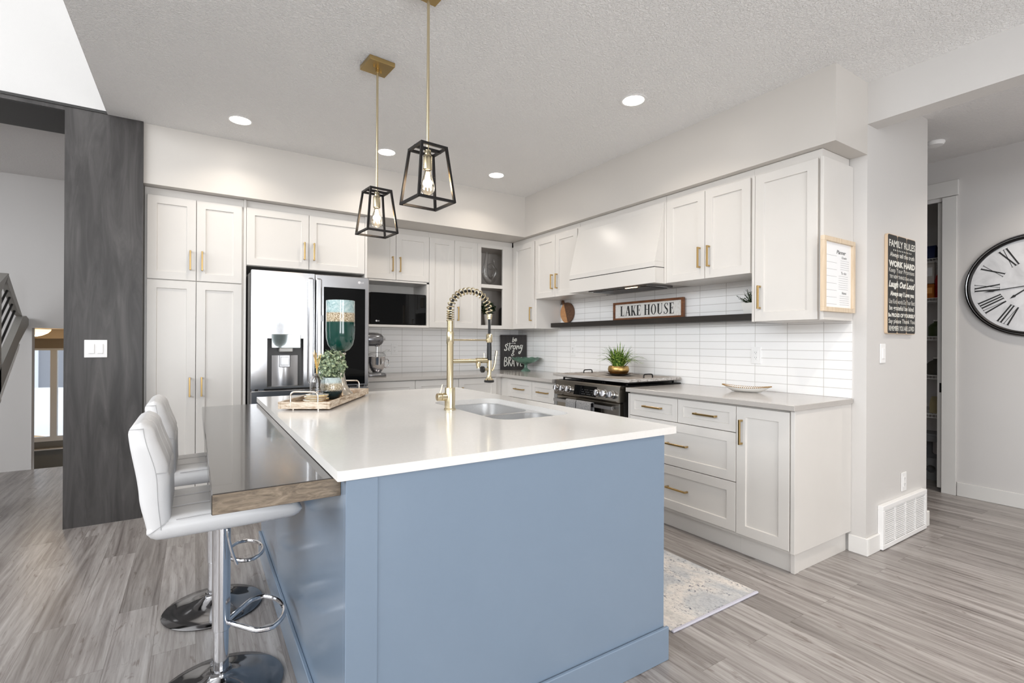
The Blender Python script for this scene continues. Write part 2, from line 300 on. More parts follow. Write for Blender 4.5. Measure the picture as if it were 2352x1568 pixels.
# ------------------------------------------------------------------ mesh builder
INV = {}
class MB:
    def __init__(s, T=None): s.v = []; s.f = []; s.T = T
    def add(s, vs, fs, flip=False):
        k = len(s.v)
        s.v += [Vector(s.T(*p)) if s.T else Vector(p) for p in vs]
        s.f += [tuple(k+i for i in f) for f in fs]
        return s
    def box(s, x0, x1, y0, y1, z0, z1, b=0.0):
        x0, x1 = min(x0, x1), max(x0, x1); y0, y1 = min(y0, y1), max(y0, y1); z0, z1 = min(z0, z1), max(z0, z1)
        if b <= 0:
            return s.add([(x, y, z) for x in (x0, x1) for y in (y0, y1) for z in (z0, z1)],
                         [(0, 1, 3, 2), (4, 6, 7, 5), (0, 4, 5, 1), (2, 3, 7, 6), (0, 2, 6, 4), (1, 5, 7, 3)])
        b = min(b, (x1-x0)*.49, (y1-y0)*.49, (z1-z0)*.49)
        V = []; idx = {}
        for i, x in enumerate((x0, x1)):
            for j, y in enumerate((y0, y1)):
                for k, z in enumerate((z0, z1)):
                    sx, sy, sz = (1, -1)[i]*b, (1, -1)[j]*b, (1, -1)[k]*b
                    for a, p in enumerate(((x, y+sy, z+sz), (x+sx, y, z+sz), (x+sx, y+sy, z))):
                        idx[i, j, k, a] = len(V); V.append(p)
        F = []
        for i in (0, 1):
            F.append([idx[i, j, k, 0] for j, k in ((0, 0), (1, 0), (1, 1), (0, 1))])
            F.append([idx[j, i, k, 1] for j, k in ((0, 0), (1, 0), (1, 1), (0, 1))])
            F.append([idx[j, k, i, 2] for j, k in ((0, 0), (1, 0), (1, 1), (0, 1))])
        for p in (0, 1):
            for q in (0, 1):
                F.append([idx[0, p, q, 1], idx[1, p, q, 1], idx[1, p, q, 2], idx[0, p, q, 2]])
                F.append([idx[p, 0, q, 0], idx[p, 1, q, 0], idx[p, 1, q, 2], idx[p, 0, q, 2]])
                F.append([idx[p, q, 0, 0], idx[p, q, 1, 0], idx[p, q, 1, 1], idx[p, q, 0, 1]])
        for i in (0, 1):
            for j in (0, 1):
                for k in (0, 1): F.append([idx[i, j, k, a] for a in range(3)])
        return s.add(V, F)
    def lathe(s, prof, c=(0, 0, 0), n=32, axis='z', cap=True):
        V = []; F = []; m = len(prof)
        for i in range(n):
            a = 2*PI*i/n; ca, sa = math.cos(a), math.sin(a)
            for r, h in prof:
                p = (r*ca, r*sa, h) if axis == 'z' else ((h, r*ca, r*sa) if axis == 'x' else (r*ca, h, r*sa))
                V.append((c[0]+p[0], c[1]+p[1], c[2]+p[2]))
        for i in range(n):
            j = (i+1) % n
            for k in range(m-1): F.append((i*m+k, j*m+k, j*m+k+1, i*m+k+1))
        if cap:
            if prof[0][0] > 1e-6: F.append([i*m for i in range(n)])
            if prof[-1][0] > 1e-6: F.append([i*m+m-1 for i in range(n)])
        return s.add(V, F)
    def tube(s, pts, r, n=10, closed=False):
        P = [Vector(p) for p in pts]; k = len(P); R = r if isinstance(r, (list, tuple)) else [r]*k
        tang = []
        for i in range(k):
            a = P[(i-1) % k] if (closed or i > 0) else P[i]; b = P[(i+1) % k] if (closed or i < k-1) else P[i]
            t = (b-a); tang.append(t.normalized() if t.length > 1e-9 else Vector((0, 0, 1)))
        up = Vector((0, 0, 1)) if abs(tang[0].z) < .9 else Vector((1, 0, 0))
        nrm = (up - tang[0]*up.dot(tang[0])).normalized(); V = []; F = []
        for i in range(k):
            nrm = nrm - tang[i]*nrm.dot(tang[i])
            nrm = nrm.normalized() if nrm.length > 1e-6 else tang[i].orthogonal().normalized()
            bn = tang[i].cross(nrm)
            for q in range(n):
                a = 2*PI*q/n; V.append(tuple(P[i] + (nrm*math.cos(a) + bn*math.sin(a))*R[i]))
        for i in range(k if closed else k-1):
            j = (i+1) % k
            for q in range(n):
                w = (q+1) % n; F.append((i*n+q, i*n+w, j*n+w, j*n+q))
        if not closed: F.append(list(range(n))); F.append([(k-1)*n+q for q in range(n)])
        return s.add(V, F)
    def prism(s, poly, F3, w0, w1):
        n = len(poly)
        V = [F3(u, v, w0) for u, v in poly] + [F3(u, v, w1) for u, v in poly]
        F = [list(range(n)), list(range(2*n-1, n-1, -1))] + [(i, (i+1) % n, n+(i+1) % n, n+i) for i in range(n)]
        return s.add(V, F)
    def ell(s, c, r, n=20, m=12):
        V = []; F = []
        for j in range(m+1):
            t = PI*j/m
            for i in range(n):
                a = 2*PI*i/n; V.append((c[0]+r[0]*math.sin(t)*math.cos(a), c[1]+r[1]*math.sin(t)*math.sin(a), c[2]-r[2]*math.cos(t)))
        for j in range(m):
            for i in range(n):
                F.append((j*n+i, j*n+(i+1) % n, (j+1)*n+(i+1) % n, (j+1)*n+i))
        return s.add(V, F)
    def ribbon(s, pts, wid, F3, w0, w1):
        """pen stroke of given width along 2D points"""
        k = len(pts); Wd = wid if isinstance(wid, (list, tuple)) else [wid]*k; L = []; R = []
        for i in range(k):
            a = Vector(pts[max(i-1, 0)]); b = Vector(pts[min(i+1, k-1)]); t = (b-a)
            t = t.normalized() if t.length > 1e-9 else Vector((1, 0)); nn = Vector((-t.y, t.x)); p = Vector(pts[i])
            L.append(p+nn*Wd[i]/2); R.append(p-nn*Wd[i]/2)
        V = []; F = []
        for i in range(k): V += [F3(L[i].x, L[i].y, w1), F3(R[i].x, R[i].y, w1), F3(L[i].x, L[i].y, w0), F3(R[i].x, R[i].y, w0)]
        for i in range(k-1):
            a, b = 4*i, 4*i+4; F += [(a, b, b+1, a+1), (a, a+2, b+2, b), (a+1, b+1, b+3, a+3)]
        F += [(0, 1, 3, 2), (4*k-4, 4*k-2, 4*k-1, 4*k-3)]
        return s.add(V, F)
    def loops(s, rings, cap=True, closed=True):
        n = len(rings[0]); V = [p for r in rings for p in r]; F = []
        for i in range(len(rings)-1):
            for q in range(n if closed else n-1):
                w = (q+1) % n; F.append((i*n+q, i*n+w, (i+1)*n+w, (i+1)*n+q))
        if cap: F.append(list(range(n))); F.append([(len(rings)-1)*n+q for q in range(n)])
        return s.add(V, F)
    def build(s, name, mat, parent=None, ang=35, smooth=True, origin=None):
        me = bpy.data.meshes.new(name); bm = bmesh.new()
        vs = s.v; loc = Vector((0, 0, 0))
        if parent is not None: M = INV[parent.name]; vs = [M @ p for p in vs]
        else:
            if origin is None:
                lo = [min(p[i] for p in vs) for i in range(3)]; hi = [max(p[i] for p in vs) for i in range(3)]
                loc = Vector(((lo[0]+hi[0])/2, (lo[1]+hi[1])/2, lo[2]))
            else: loc = Vector(origin)
            vs = [p-loc for p in vs]
        bv = [bm.verts.new(p) for p in vs]
        for f in s.f:
            try: bm.faces.new([bv[i] for i in f])
            except ValueError: pass
        bmesh.ops.recalc_face_normals(bm, faces=bm.faces)
        bm.to_mesh(me); bm.free()
        if smooth:
            me.shade_smooth(); me.set_sharp_from_angle(angle=math.radians(ang))
        o = bpy.data.objects.new(name, me); COL.objects.link(o); me.materials.append(mat)
        if parent is not None:
            o.parent = parent; INV[o.name] = INV[parent.name]
        else:
            o.location = loc; INV[o.name] = Matrix.Translation(-loc)
        return o
def tag(o, label=None, cat=None, group=None, kind=None):
    if label: o['label'] = label
    if cat: o['category'] = cat
    if group: o['group'] = group
    if kind: o['kind'] = kind
    return o
def root(name, label, cat, loc=(0, 0, 0), rz=0.0, group=None):
    o = bpy.data.objects.new(name, None); COL.objects.link(o); o.empty_display_size = .1
    o.location = loc; o.rotation_euler = (0, 0, rz)
    INV[o.name] = (Matrix.Translation(Vector(loc)) @ Matrix.Rotation(rz, 4, 'Z')).inverted()
    return tag(o, label, cat, group)
def copy_tree(o, parent=None):
    c = o.copy(); COL.objects.link(c)
    if parent is not None: c.parent = parent
    for ch in list(o.children): copy_tree(ch, c)
    return c
def struct(name, mb, mat, **kw): return tag(mb.build(name, mat, **kw), kind='structure')
FB = lambda u, v, w: (u, -w, v)           # on the rear kitchen wall: u to the right, w out of the wall
FR = lambda u, v, w: (-w, -u, v)          # on the side kitchen wall

def text_mesh(body, F3, u0, u1, v0, v1, w0, w1, mb, bold=0.0, shear=0.0, fit=True):
    """the built-in type, fitted to a rectangle"""
    cu = bpy.data.curves.new('t', 'FONT'); cu.body = body; cu.size = 1.0; cu.offset = bold; cu.shear = shear; cu.resolution_u = 3
    ob = bpy.data.objects.new('t', cu); COL.objects.link(ob)
    dg = bpy.context.evaluated_depsgraph_get(); dg.update()
    me = bpy.data.meshes.new_from_object(ob.evaluated_get(dg))
    P = [(v.co.x, v.co.y) for v in me.vertices]; Fc = [tuple(p.vertices) for p in me.polygons]
    bpy.data.objects.remove(ob); bpy.data.curves.remove(cu); bpy.data.meshes.remove(me)
    if not P: return
    a0, a1 = min(p[0] for p in P), max(p[0] for p in P); b0, b1 = min(p[1] for p in P), max(p[1] for p in P)
    k = (u1-u0)/(a1-a0); q = (v1-v0)/(b1-b0)
    mb.add([F3(u0+(x-a0)*k, v0+(y-b0)*q, w1) for x, y in P], Fc)

def catmull(P, n=6):
    P = [Vector(p) for p in P]; o = []
    for i in range(len(P)-1):
        a, b, c, d = P[max(i-1, 0)], P[i], P[i+1], P[min(i+2, len(P)-1)]
        for k in range(n):
            t = k/n; o.append(tuple(.5*((2*b)+(-a+c)*t+(2*a-5*b+4*c-d)*t*t+(-a+3*b-3*c+d)*t**3)))
    o.append(tuple(P[-1])); return o
def arc(c, r, a0, a1, n=12): return [(c[0]+r*math.cos(a0+(a1-a0)*i/n), c[1]+r*math.sin(a0+(a1-a0)*i/n)) for i in range(n+1)]
def rrect(x0, x1, y0, y1, r, n=6):
    return arc((x1-r, y1-r), r, 0, PI/2, n)+arc((x0+r, y1-r), r, PI/2, PI, n)+arc((x0+r, y0+r), r, PI, 1.5*PI, n)+arc((x1-r, y0+r), r, 1.5*PI, 2*PI, n)
def holed(mb, outer, holes, z0, z1):
    """flat plate with holes: triangulated top and underside, walls round every loop"""
    bm = bmesh.new(); es = []
    for lp in [outer]+holes:
        vs = [bm.verts.new((x, y, 0)) for x, y in lp]
        es += [bm.edges.new((vs[i], vs[(i+1) % len(vs)])) for i in range(len(vs))]
    bmesh.ops.triangle_fill(bm, use_beauty=True, use_dissolve=False, edges=es, normal=(0, 0, 1))
    bm.verts.index_update(); P = [(v.co.x, v.co.y) for v in bm.verts]; Fc = [[v.index for v in f.verts] for f in bm.faces]; bm.free()
    n = len(P)
    mb.add([(x, y, z1) for x, y in P]+[(x, y, z0) for x, y in P], Fc+[[i+n for i in reversed(f)] for f in Fc])
    k = 0; W4 = []
    for lp in [outer]+holes:
        m = len(lp)
        W4 += [(k+i, k+(i+1) % m, n+k+(i+1) % m, n+k+i) for i in range(m)]; k += m
    base = len(mb.v)-2*n; mb.f += [tuple(base+i for i in f) for f in W4]
    return mb
# ================================================================== the setting
CZ = 2.776; YE = -3.718; ZS = 2.354
struct('floor', MB().box(-9, 3.2, -9, 1.44, -.06, 0), FLOOR)
struct('ceiling', MB().box(-3.827, .129, -9, .0, CZ, CZ+.12), CEIL)
struct('wall_back', MB().box(-3.632, .1, 0, .1, 0, CZ), WALL)
struct('wall_right', MB().box(0, .12, YE, 0, 0, CZ).box(.12, .91, YE, YE+.12, 0, 2.79), WALL)
struct('trim_soffit_back', MB().box(-3.632, 0, -.697, 0, ZS, CZ), SOFF)
struct('trim_soffit_right', MB().box(-.383, 0, YE, -.697, ZS, CZ), SOFF)
struct('trim_beam', MB().box(0, .129, -9, YE, 2.533, CZ), WALL)
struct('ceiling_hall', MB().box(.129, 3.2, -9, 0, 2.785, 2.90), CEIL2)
# hall: far wall with the pantry doorway
HX = 1.96
struct('wall_hall', MB().box(HX, HX+.02, -9, -3.50, 0, 2.79).box(HX, HX+.02, -3.50, -2.70, 2.44, 2.79).box(HX, HX+.02, -2.70, 0, 0, 2.79)
       .box(.12, HX, -.12, 0, 0, 2.79), WALLH)
struct('wall_pantry', MB().box(2.95, 3.0, -4.2, -2.2, 0, 2.79).box(HX+.05, 2.95, -4.25, -4.2, 0, 2.79).box(HX+.05, 2.95, -2.2, -2.15, 0, 2.79), WALLH)
struct('trim_1', MB().box(HX-.018, HX, -3.59, -3.495, 0, 2.466, .002).box(HX-.018, HX, -2.70, -2.60, 0, 2.466, .002)
       .box(HX-.026, HX, -3.601, -2.58, 2.470, 2.596, .002), HTRIM)
d = struct('door_1', MB().box(HX+.024, HX+.06, -4.15, -3.4545, .03, 2.44, .002), HTRIM)
MB().box(HX+.0225, HX+.0238, -3.488, -3.470, .835, .915).build('latch', BLACKM, d)
struct('baseboard_hall', MB().box(HX-.014, HX, -9, -3.595, 0, .112, .003), HTRIM)
struct('baseboard_right', MB().box(-.015, .0, YE-.015, -3.630, 0, .102, .003).box(0, .155, YE-.015, YE, 0, .102, .003).box(.83, .925, YE-.015, YE, 0, .102, .003).box(.91, .925, YE, YE+.12, 0, .102, .003), TRIM)
struct('trim_backsplash_back', MB().box(-2.03, 0, -.008, 0, .915, 1.386), TILEB)
struct('trim_backsplash_right', MB().box(-.008, 0, -3.642, -.008, .915, 1.69), TILER)
# left: dark wood column, header, upper white wall, stair hall, sunken entry
struct('wall_column', MB().box(-4.046, -3.632, -.722, -.225, 0, CZ), DWOOD)
struct('trim_header_face', MB().box(-9, -4.046, -.7225, -.716, 2.75, 2.796), DWOOD)
struct('trim_header', MB().box(-9, -4.046, -.716, -.225, 2.747, 2.796).box(-9, -3.827, -.730, -.722, 2.776, 2.79), flat('header_shade', (44, 43, 42), .5))  # shade under the header is painted in as a darker tone
struct('wall_left_upper', MB().box(-9, -3.827, -.722, -.60, 2.796, 5.6), HIGH)
struct('trim_ceiling_edge', MB().box(-3.829, -3.80, -9, -.722, 2.7765, 5.6), HIGH)
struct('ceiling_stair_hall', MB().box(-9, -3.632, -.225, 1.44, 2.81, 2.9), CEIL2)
struct('wall_stair', MB().box(-9, -3.55, 1.44, 1.54, 1.356, 2.9).box(-9, -4.637, 1.44, 1.54, -1.2, 1.356), WALLH)
struct('wall_stair_unseen', MB().box(-7.1, -7, -.225, 1.44, 0, 2.81), WALLH)  # unseen wall added to keep stray light out of the stair hall
struct('wall_stair_right', MB().box(-3.75, -3.64, -.225, 1.44, 0, 2.81), WALLH)
struct('ceiling_entry', MB().box(-7, -3.4, 1.54, 3.5, 1.362, 1.42).box(-7, -3.4, 2.75, 3.4, 1.258, 1.362), ENTRYP)
struct('wall_entry', MB().box(-7, -3.4, 3.4, 3.55, 1.135, 1.40).box(-7, -5.35, 3.4, 3.55, -1.2, 1.135).box(-4.3, -3.4, 3.4, 3.55, -1.2, 1.135), ENTRYP)
struct('wall_entry_lower', MB().box(-5.35, -4.3, 3.4, 3.55, -1.2, -.04), ENTRYD)
struct('wall_entry_side', MB().box(-3.5, -3.4, 1.54, 3.4, -1.2, 1.362).box(-7, -6.9, 1.54, 3.4, -1.2, 1.362), ENTRYP)
struct('floor_entry', MB().box(-7, -3.4, 1.44, 3.55, -1.26, -1.2), FLOOR)
wn = MB().box(-5.35, -4.3, 3.39, 3.46, -.04, .015).box(-5.35, -4.3, 3.40, 3.46, 1.11, 1.135).box(-4.862, -4.798, 3.39, 3.46, .015, 1.11).box(-5.35, -5.30, 3.4, 3.46, .015, 1.11).box(-4.35, -4.3, 3.4, 3.46, .015, 1.11)
w = struct('window_1', wn, TRIM)
MB().box(-5.35, -4.3, 3.33, 3.40, -.142, -.125, .003).build('sill', TRIM, w)
MB().box(-5.30, -4.862, 3.43, 3.436, .015, 1.11).build('pane', PANE, w); MB().box(-4.798, -4.35, 3.43, 3.436, .015, 1.11).build('pane', PANE, w)
# added for its light, unseen behind the camera: window wall, tall living-room side
RW = ((-4.9, -3.5), (-2.75, -1.0))  # invented window openings, placed for light and reflections in the fridge
struct('wall_rear_unseen', MB().box(-9, 3.2, -9.1, -9, 0, .10).box(-9, 3.2, -9.1, -9, 2.66, 5.6).box(-9, -4.9, -9.1, -9, .10, 2.66).box(-3.5, -2.75, -9.1, -9, .10, 2.66).box(-1.0, 3.2, -9.1, -9, .10, 2.66), WALL)
for k, (a, b) in enumerate(RW):
    m = (a+b)/2
    struct('window_%d' % (k+2), MB().box(a, a+.06, -9.08, -9.0, .10, 2.66).box(b-.06, b, -9.08, -9.0, .10, 2.66).box(m-.03, m+.03, -9.08, -9.0, .16, 2.60).box(a+.06, b-.06, -9.08, -9, .10, .16).box(a+.06, b-.06, -9.08, -9, 2.60, 2.66), TRIM)
struct('wall_left_unseen', MB().box(-9.1, -9, -9, -.72, 0, 1.9).box(-9.1, -9, -9, -.72, 5.2, 5.6).box(-9.1, -9, -1.3, -.72, 1.9, 5.2).box(-9.1, -9, -5.1, -4.9, 1.9, 5.2).box(-9.1, -9, -9, -8.7, 1.9, 5.2), HIGH)  # unseen wall added to cut low side light, its high openings invented
struct('ceiling_living', MB().box(-9.1, -3.80, -9.1, -.60, 5.6, 5.7), HIGH)
# outdoors beyond the entry window
tag(MB().box(-30, 20, 3.7, 60, -1.6, -1.35).build('snow_ground', SNOW), kind='structure')

# ================================================================== cabinet kit
def shaker(mb, F3, u0, u1, v0, v1, w0, t=.02, rail=.057, rec=.009, c=.0018):
    w1 = w0+t; ri = rail+.005
    R = [[(u0, v0, w0), (u1, v0, w0), (u1, v1, w0), (u0, v1, w0)]]
    R.append([(u0, v0, w1-c), (u1, v0, w1-c), (u1, v1, w1-c), (u0, v1, w1-c)])
    for d, w in ((c, w1), (rail, w1), (rail+.0025, w1-rec), ):
        R.append([(u0+d, v0+d, w), (u1-d, v0+d, w), (u1-d, v1-d, w), (u0+d, v1-d, w)])
    mb.loops([[F3(*p) for p in r] for r in R])
def pull(F3, u, v, w, L, vert, parent):
    mb = MB(F3); h = L/2
    if vert:
        mb.box(u-.0055, u+.0055, v-h, v+h, w+.022, w+.033, .0012)
        for s in (-1, 1): mb.box(u-.005, u+.005, v+s*(h-.006)-.005, v+s*(h-.006)+.005, w, w+.024)
    else:
        mb.box(u-h, u+h, v-.0055, v+.0055, w+.022, w+.033, .0012)
        for s in (-1, 1): mb.box(u+s*(h-.006)-.005, u+s*(h-.006)+.005, v-.005, v+.005, w, w+.024)
    mb.build('handle', PULL, parent)
def door(F3, rt, u0, u1, v0, v1, w, hand=None, rail=.057, mat=None, L=.145, hv=None, name='door'):
    """hand: 'l' or 'r' = pull near that edge, seen from the front; 'h' = horizontal pull in the middle"""
    mb = MB(); shaker(mb, F3, u0+.0005, u1-.0005, v0+.0005, v1-.0005, w, rail=rail, c=.0012)
    o = mb.build(name, mat or CAB, rt, ang=20)
    if hand in ('l', 'r'): pull(F3, (u0+.036) if hand == 'l' else (u1-.036), hv if hv else v0+.15, w+.02, L, True, o)
    elif hand == 'h': pull(F3, (u0+u1)/2, (v0+v1)/2 if hv is None else hv, w+.02 if rail < .03 else w+.011, L, False, o)
    return o
TOP = 2.297; GW = 'wall cabinets of the fitted kitchen'; GBASE = 'base cabinets of the fitted kitchen'
# --- pantry
r = root('pantry_cabinet', 'floor-to-soffit white pantry cabinet with four doors beside the dark wood column', 'cabinet', (-3.31, -.31, 0))
MB(FB).box(-3.630, -3.003, .10, 2.352, .005, .610).box(-3.628, -3.003, 0, .10, .01, .56).build('body', CAB, r)
door(FB, r, -3.615, -3.317, 1.690, TOP, .612, 'r'); door(FB, r, -3.314, -3.014, 1.690, TOP, .612, 'l')
door(FB, r, -3.615, -3.317, .11, 1.684, .612, 'r', hv=.896); door(FB, r, -3.314, -3.014, .11, 1.684, .612, 'l', hv=.896)
# --- over the fridge
r = root('fridge_cabinet', 'wide two-door cabinet over the stainless fridge with full-height side panels', 'cabinet', (-2.52, -.31, 1.84))
MB(FB).box(-2.984, -2.053, 1.838, 2.352, .005, .610).build('body', CAB, r)
MB(FB).box(-3.0025, -2.9845, 0, 2.352, .005, .630, .001).build('side_panel', CAB, r); MB(FB).box(-2.0525, -2.032, 0, 2.352, .005, .630, .001).build('side_panel', CAB, r)
door(FB, r, -2.982, -2.5215, 1.841, TOP, .612, 'r'); door(FB, r, -2.5185, -2.055, 1.841, TOP, .612, 'l')
# --- microwave unit
r = root('microwave_cabinet', 'wall cabinet with two doors over an open niche holding the black microwave', 'cabinet', (-1.68, -.19, 1.384))
MB(FB).box(-2.031, -1.3325, 1.835, 2.352, .005, .364).box(-2.031, -1.99, 1.405, 1.835, .01, .378).box(-1.357, -1.3325, 1.405, 1.835, .01, .378).box(-2.031, -1.3325, 1.384, 1.405, .01, .385).box(-1.99, -1.357, 1.405, 1.835, .01, .02).box(-2.031, -1.3325, 1.822, 1.836, .02, .378).build('body', CAB, r)
door(FB, r, -2.024, -1.682, 1.841, TOP, .365, 'r'); door(FB, r, -1.679, -1.334, 1.841, TOP, .365, 'l')
# --- pair of tall wall doors
r = root('wall_cabinet', 'narrow wall cabinet with two tall doors between microwave niche and open shelves', 'cabinet', (-1.05, -.19, 1.386), group=GW)
MB(FB).box(-1.3315, -.7785, 1.386, 2.352, .005, .364).build('body', CAB, r)
door(FB, r, -1.331, -1.053, 1.387, TOP, .365); door(FB, r, -1.050, -.779, 1.387, TOP, .365, 'l', hv=1.535)
# --- open shelf unit in the corner
r = root('open_shelf_cabinet', 'corner wall unit with two open display compartments, decanter above, plant below', 'cabinet', (-.57, -.19, 1.386), group=GW)
U0, U1 = -.7775, -.356
mb = MB(FB).box(U0, -.733, 1.386, TOP, .36, .385, .0012).box(-.460, -.3275, 1.386, TOP, .36, .385, .0012)
for a, b in ((1.386, 1.424), (1.829, 1.866), (2.262, TOP)): mb.box(-.733, -.460, a, b, .36, .385)
mb.box(U0, -.327, 2.2985, 2.352, .005, .362)
mb.build('face_frame', CAB, r)
MB(FB).box(U0, -.06, 1.386, TOP, .009, .02).box(U0, -.745, 1.386, TOP, .02, .36).box(-.08, -.06, 1.386, TOP, .02, .36).box(-.745, -.08, 1.386, 1.424, .02, .36).box(-.745, -.08, 1.84, 1.866, .02, .36).box(-.745, -.08, 2.275, TOP, .02, .36).build('body', CABI, r)
# --- right-hand wall
r = root('wall_cabinet', 'single-door wall cabinet in the kitchen corner, first one left of the range hood pair', 'cabinet', (-.17, -.62, 1.386), group=GW)
MB(FR).box(.3865, .845, 1.386, TOP, .01, .331).box(.3865, .846, TOP, 2.352, .01, .326).build('body', CAB, r)
door(FR, r, .437, .822, 1.387, TOP, .332, 'r')
r = root('wall_cabinet', 'short two-door wall cabinet directly left of the range hood above the shelf', 'cabinet', (-.17, -1.19, 1.688), group=GW)
MB(FR).box(.8465, 1.527, 1.688, TOP, .01, .331).box(.8465, 1.527, TOP, 2.352, .01, .326).build('body', CAB, r)
door(FR, r, .848, 1.182, 1.689, TOP, .332, 'r'); door(FR, r, 1.185, 1.514, 1.689, TOP, .332, 'l')
r = root('wall_cabinet', 'short two-door wall cabinet directly right of the range hood above the shelf', 'cabinet', (-.17, -2.87, 1.688), group=GW)
MB(FR).box(2.523, 3.2185, 1.688, TOP, .01, .331).box(2.5235, 3.2185, TOP, 2.352, .01, .326).box(2.523, 2.541, 1.688, TOP, .331, .350).build('body', CAB, r)
door(FR, r, 2.543, 2.873, 1.689, TOP, .332, 'r'); door(FR, r, 2.876, 3.206, 1.689, TOP, .332, 'l')
r = root('wall_cabinet', 'tall single-door wall cabinet at the end of the run with planner frame on its side', 'cabinet', (-.17, -3.43, 1.379), group=GW)
MB(FR).box(3.2195, 3.628, 1.379, TOP, .01, .331).box(3.2195, 3.625, TOP, 2.352, .01, .326).box(3.628, 3.645, 1.379, 2.30, .002, .354, .001).box(3.2195, 3.237, 1.379, TOP, .331, .350).build('body', CAB, r)
door(FR, r, 3.239, 3.612, 1.380, TOP, .332, 'l', hv=1.53)
# --- range hood
r = root('range_hood', 'white painted tapered range hood above the gas range', 'range hood', (-.2, -2.02, 1.69))
HP = lambda u, v, w: (-w, -u, v)
sec = lambda w0, v0, w1, v1, a, b: [[HP(a, v0, .01), HP(a, v0, w0), HP(b, v0, w0), HP(b, v0, .01)], [HP(a, v1, .01), HP(a, v1, w1), HP(b, v1, w1), HP(b, v1, .01)]]
mb = MB(); A, B = 1.530, 2.5205
mb.loops(sec(.452, 1.852, .352, 2.255, A, B)); mb.box(-.352, -.01, -B, -A, 2.255, 2.30); mb.box(-.3265, -.01, -B, -A, 2.30, 2.352)
mb.build('hood_taper', CAB, r, ang=10)
MB().box(-.456, -.01, -B, -A, 1.8115, 1.852, .0015).build('lip', CAB, r)
MB().box(-.4535, -.01, -B+.0015, -A-.0015, 1.806, 1.8115).build('shadow_gap', GAPD, r)
h2 = MB(); h2.box(-.455, -.437, -B, -A, 1.690, 1.806, .0015).box(-.437, -.01, -B, -B+.018, 1.690, 1.806).box(-.437, -.01, -A-.018, -A, 1.690, 1.806).box(-.437, -.01, -B+.018, -A-.018, 1.70, 1.72)
h2.build('valance', CAB, r)
v = MB().box(-.395, -.10, -2.40, -1.72, 1.684, 1.70, .003).build('vent_insert', DCHROME, r)
MB().box(-.37, -.12, -2.36, -1.76, 1.681, 1.684).build('filter', BLACKM, v); MB().box(-.39, -.375, -2.28, -2.16, 1.680, 1.684).build('lamp', HOODL, v)
# --- floating shelf
tag(MB().box(-.146, -.0085, -3.218, -.8465, 1.400, 1.445, .0015).build('floating_shelf', SHELFW), 'long dark wood floating shelf across the tiles below the hood', 'shelf')
# --- base cabinets, back wall
def toe(mb, F3, u0, u1): mb.box(u0, u1, 0, .11, .02, .5885); return mb
DV0, DV1, BW = .128, .872, .62
r = root('base_cabinet', 'back-wall base cabinet run behind the island with three doors', 'cabinet', (-1.3, -.31, 0), group=GBASE)
toe(MB(FB).box(-2.031, -.6215, .11, .884, .01, BW-.001), FB, -2.031, -.60).build('body', CAB, r)
for k, (a, b) in enumerate(((-2.026, -1.578), (-1.575, -1.126), (-1.123, -.690))): door(FB, r, a, b, DV0, .876, BW, 'r' if k == 0 else 'l', hv=.72)
# --- base cabinets, right wall
r = root('base_cabinet', 'base cabinet left of the gas range with two small top drawers', 'cabinet', (-.31, -1.1, 0), group=GBASE)
toe(MB(FR).box(.600, 1.557, .11, .884, .01, BW-.001), FR, .60, 1.557).build('body', CAB, r)
door(FR, r, .779, 1.2045, .695, .868, BW, 'h', L=.16, rail=.045, name='drawer'); door(FR, r, 1.2075, 1.553, .695, .868, BW, 'h', L=.16, rail=.045, name='drawer')
door(FR, r, .779, 1.2045, DV0, .691, BW, 'r', hv=.55); door(FR, r, 1.2075, 1.553, DV0, .691, BW, 'l', hv=.55)
r = root('base_cabinet', 'base cabinet right of the gas range with two small and two wide drawers', 'cabinet', (-.31, -2.87, 0), group=GBASE)
toe(MB(FR).box(2.442, 3.3015, .11, .884, .01, BW-.001), FR, 2.442, 3.3015).box(2.442, 2.456, .11, .872, BW, .638).build('body', CAB, r)
door(FR, r, 2.459, 2.8815, .718, DV1, BW, 'h', L=.16, rail=.042, name='drawer'); door(FR, r, 2.8845, 3.3005, .718, DV1, BW, 'h', L=.16, rail=.042, name='drawer')
door(FR, r, 2.459, 3.3005, .426, .714, BW, 'h', L=.165, name='drawer'); door(FR, r, 2.459, 3.3005, .132, .422, BW, 'h', L=.165, name='drawer')
r = root('base_cabinet', 'narrow one-door base cabinet at the open end of the right-hand run', 'cabinet', (-.31, -3.47, 0), group=GBASE)
toe(MB(FR).box(3.302, 3.618, .11, .884, .01, BW-.001), FR, 3.302, 3.612).box(3.618, 3.640, .118, .884, .002, .638, .001).box(3.612, 3.618, 0, .12, .016, .592, .001).box(3.60, 3.622, 0, .118, .555, .6, .001).build('body', CAB, r)
door(FR, r, 3.3035, 3.612, DV0, DV1, BW, 'l', hv=.727)
# --- worktops
ZT = .915
poly = [(-2.031, -.0085), (-.0085, -.0085), (-.0085, -1.556), (-.666, -1.556)] + arc((-.716, -.716), .05, 0, PI/2, 6) + [(-2.031, -.666)]
tag(MB().prism(poly, lambda u, v, w: (u, v, w), .885, ZT).build('countertop', QUARTZG), 'L-shaped grey quartz worktop running through the corner behind the island', 'countertop', 'grey quartz worktops')
tag(MB().box(-.666, -.0085, -3.652, -2.440, .885, ZT, .002).build('countertop', QUARTZG), 'grey quartz worktop right of the gas range holding the oval dish', 'countertop', 'grey quartz worktops')
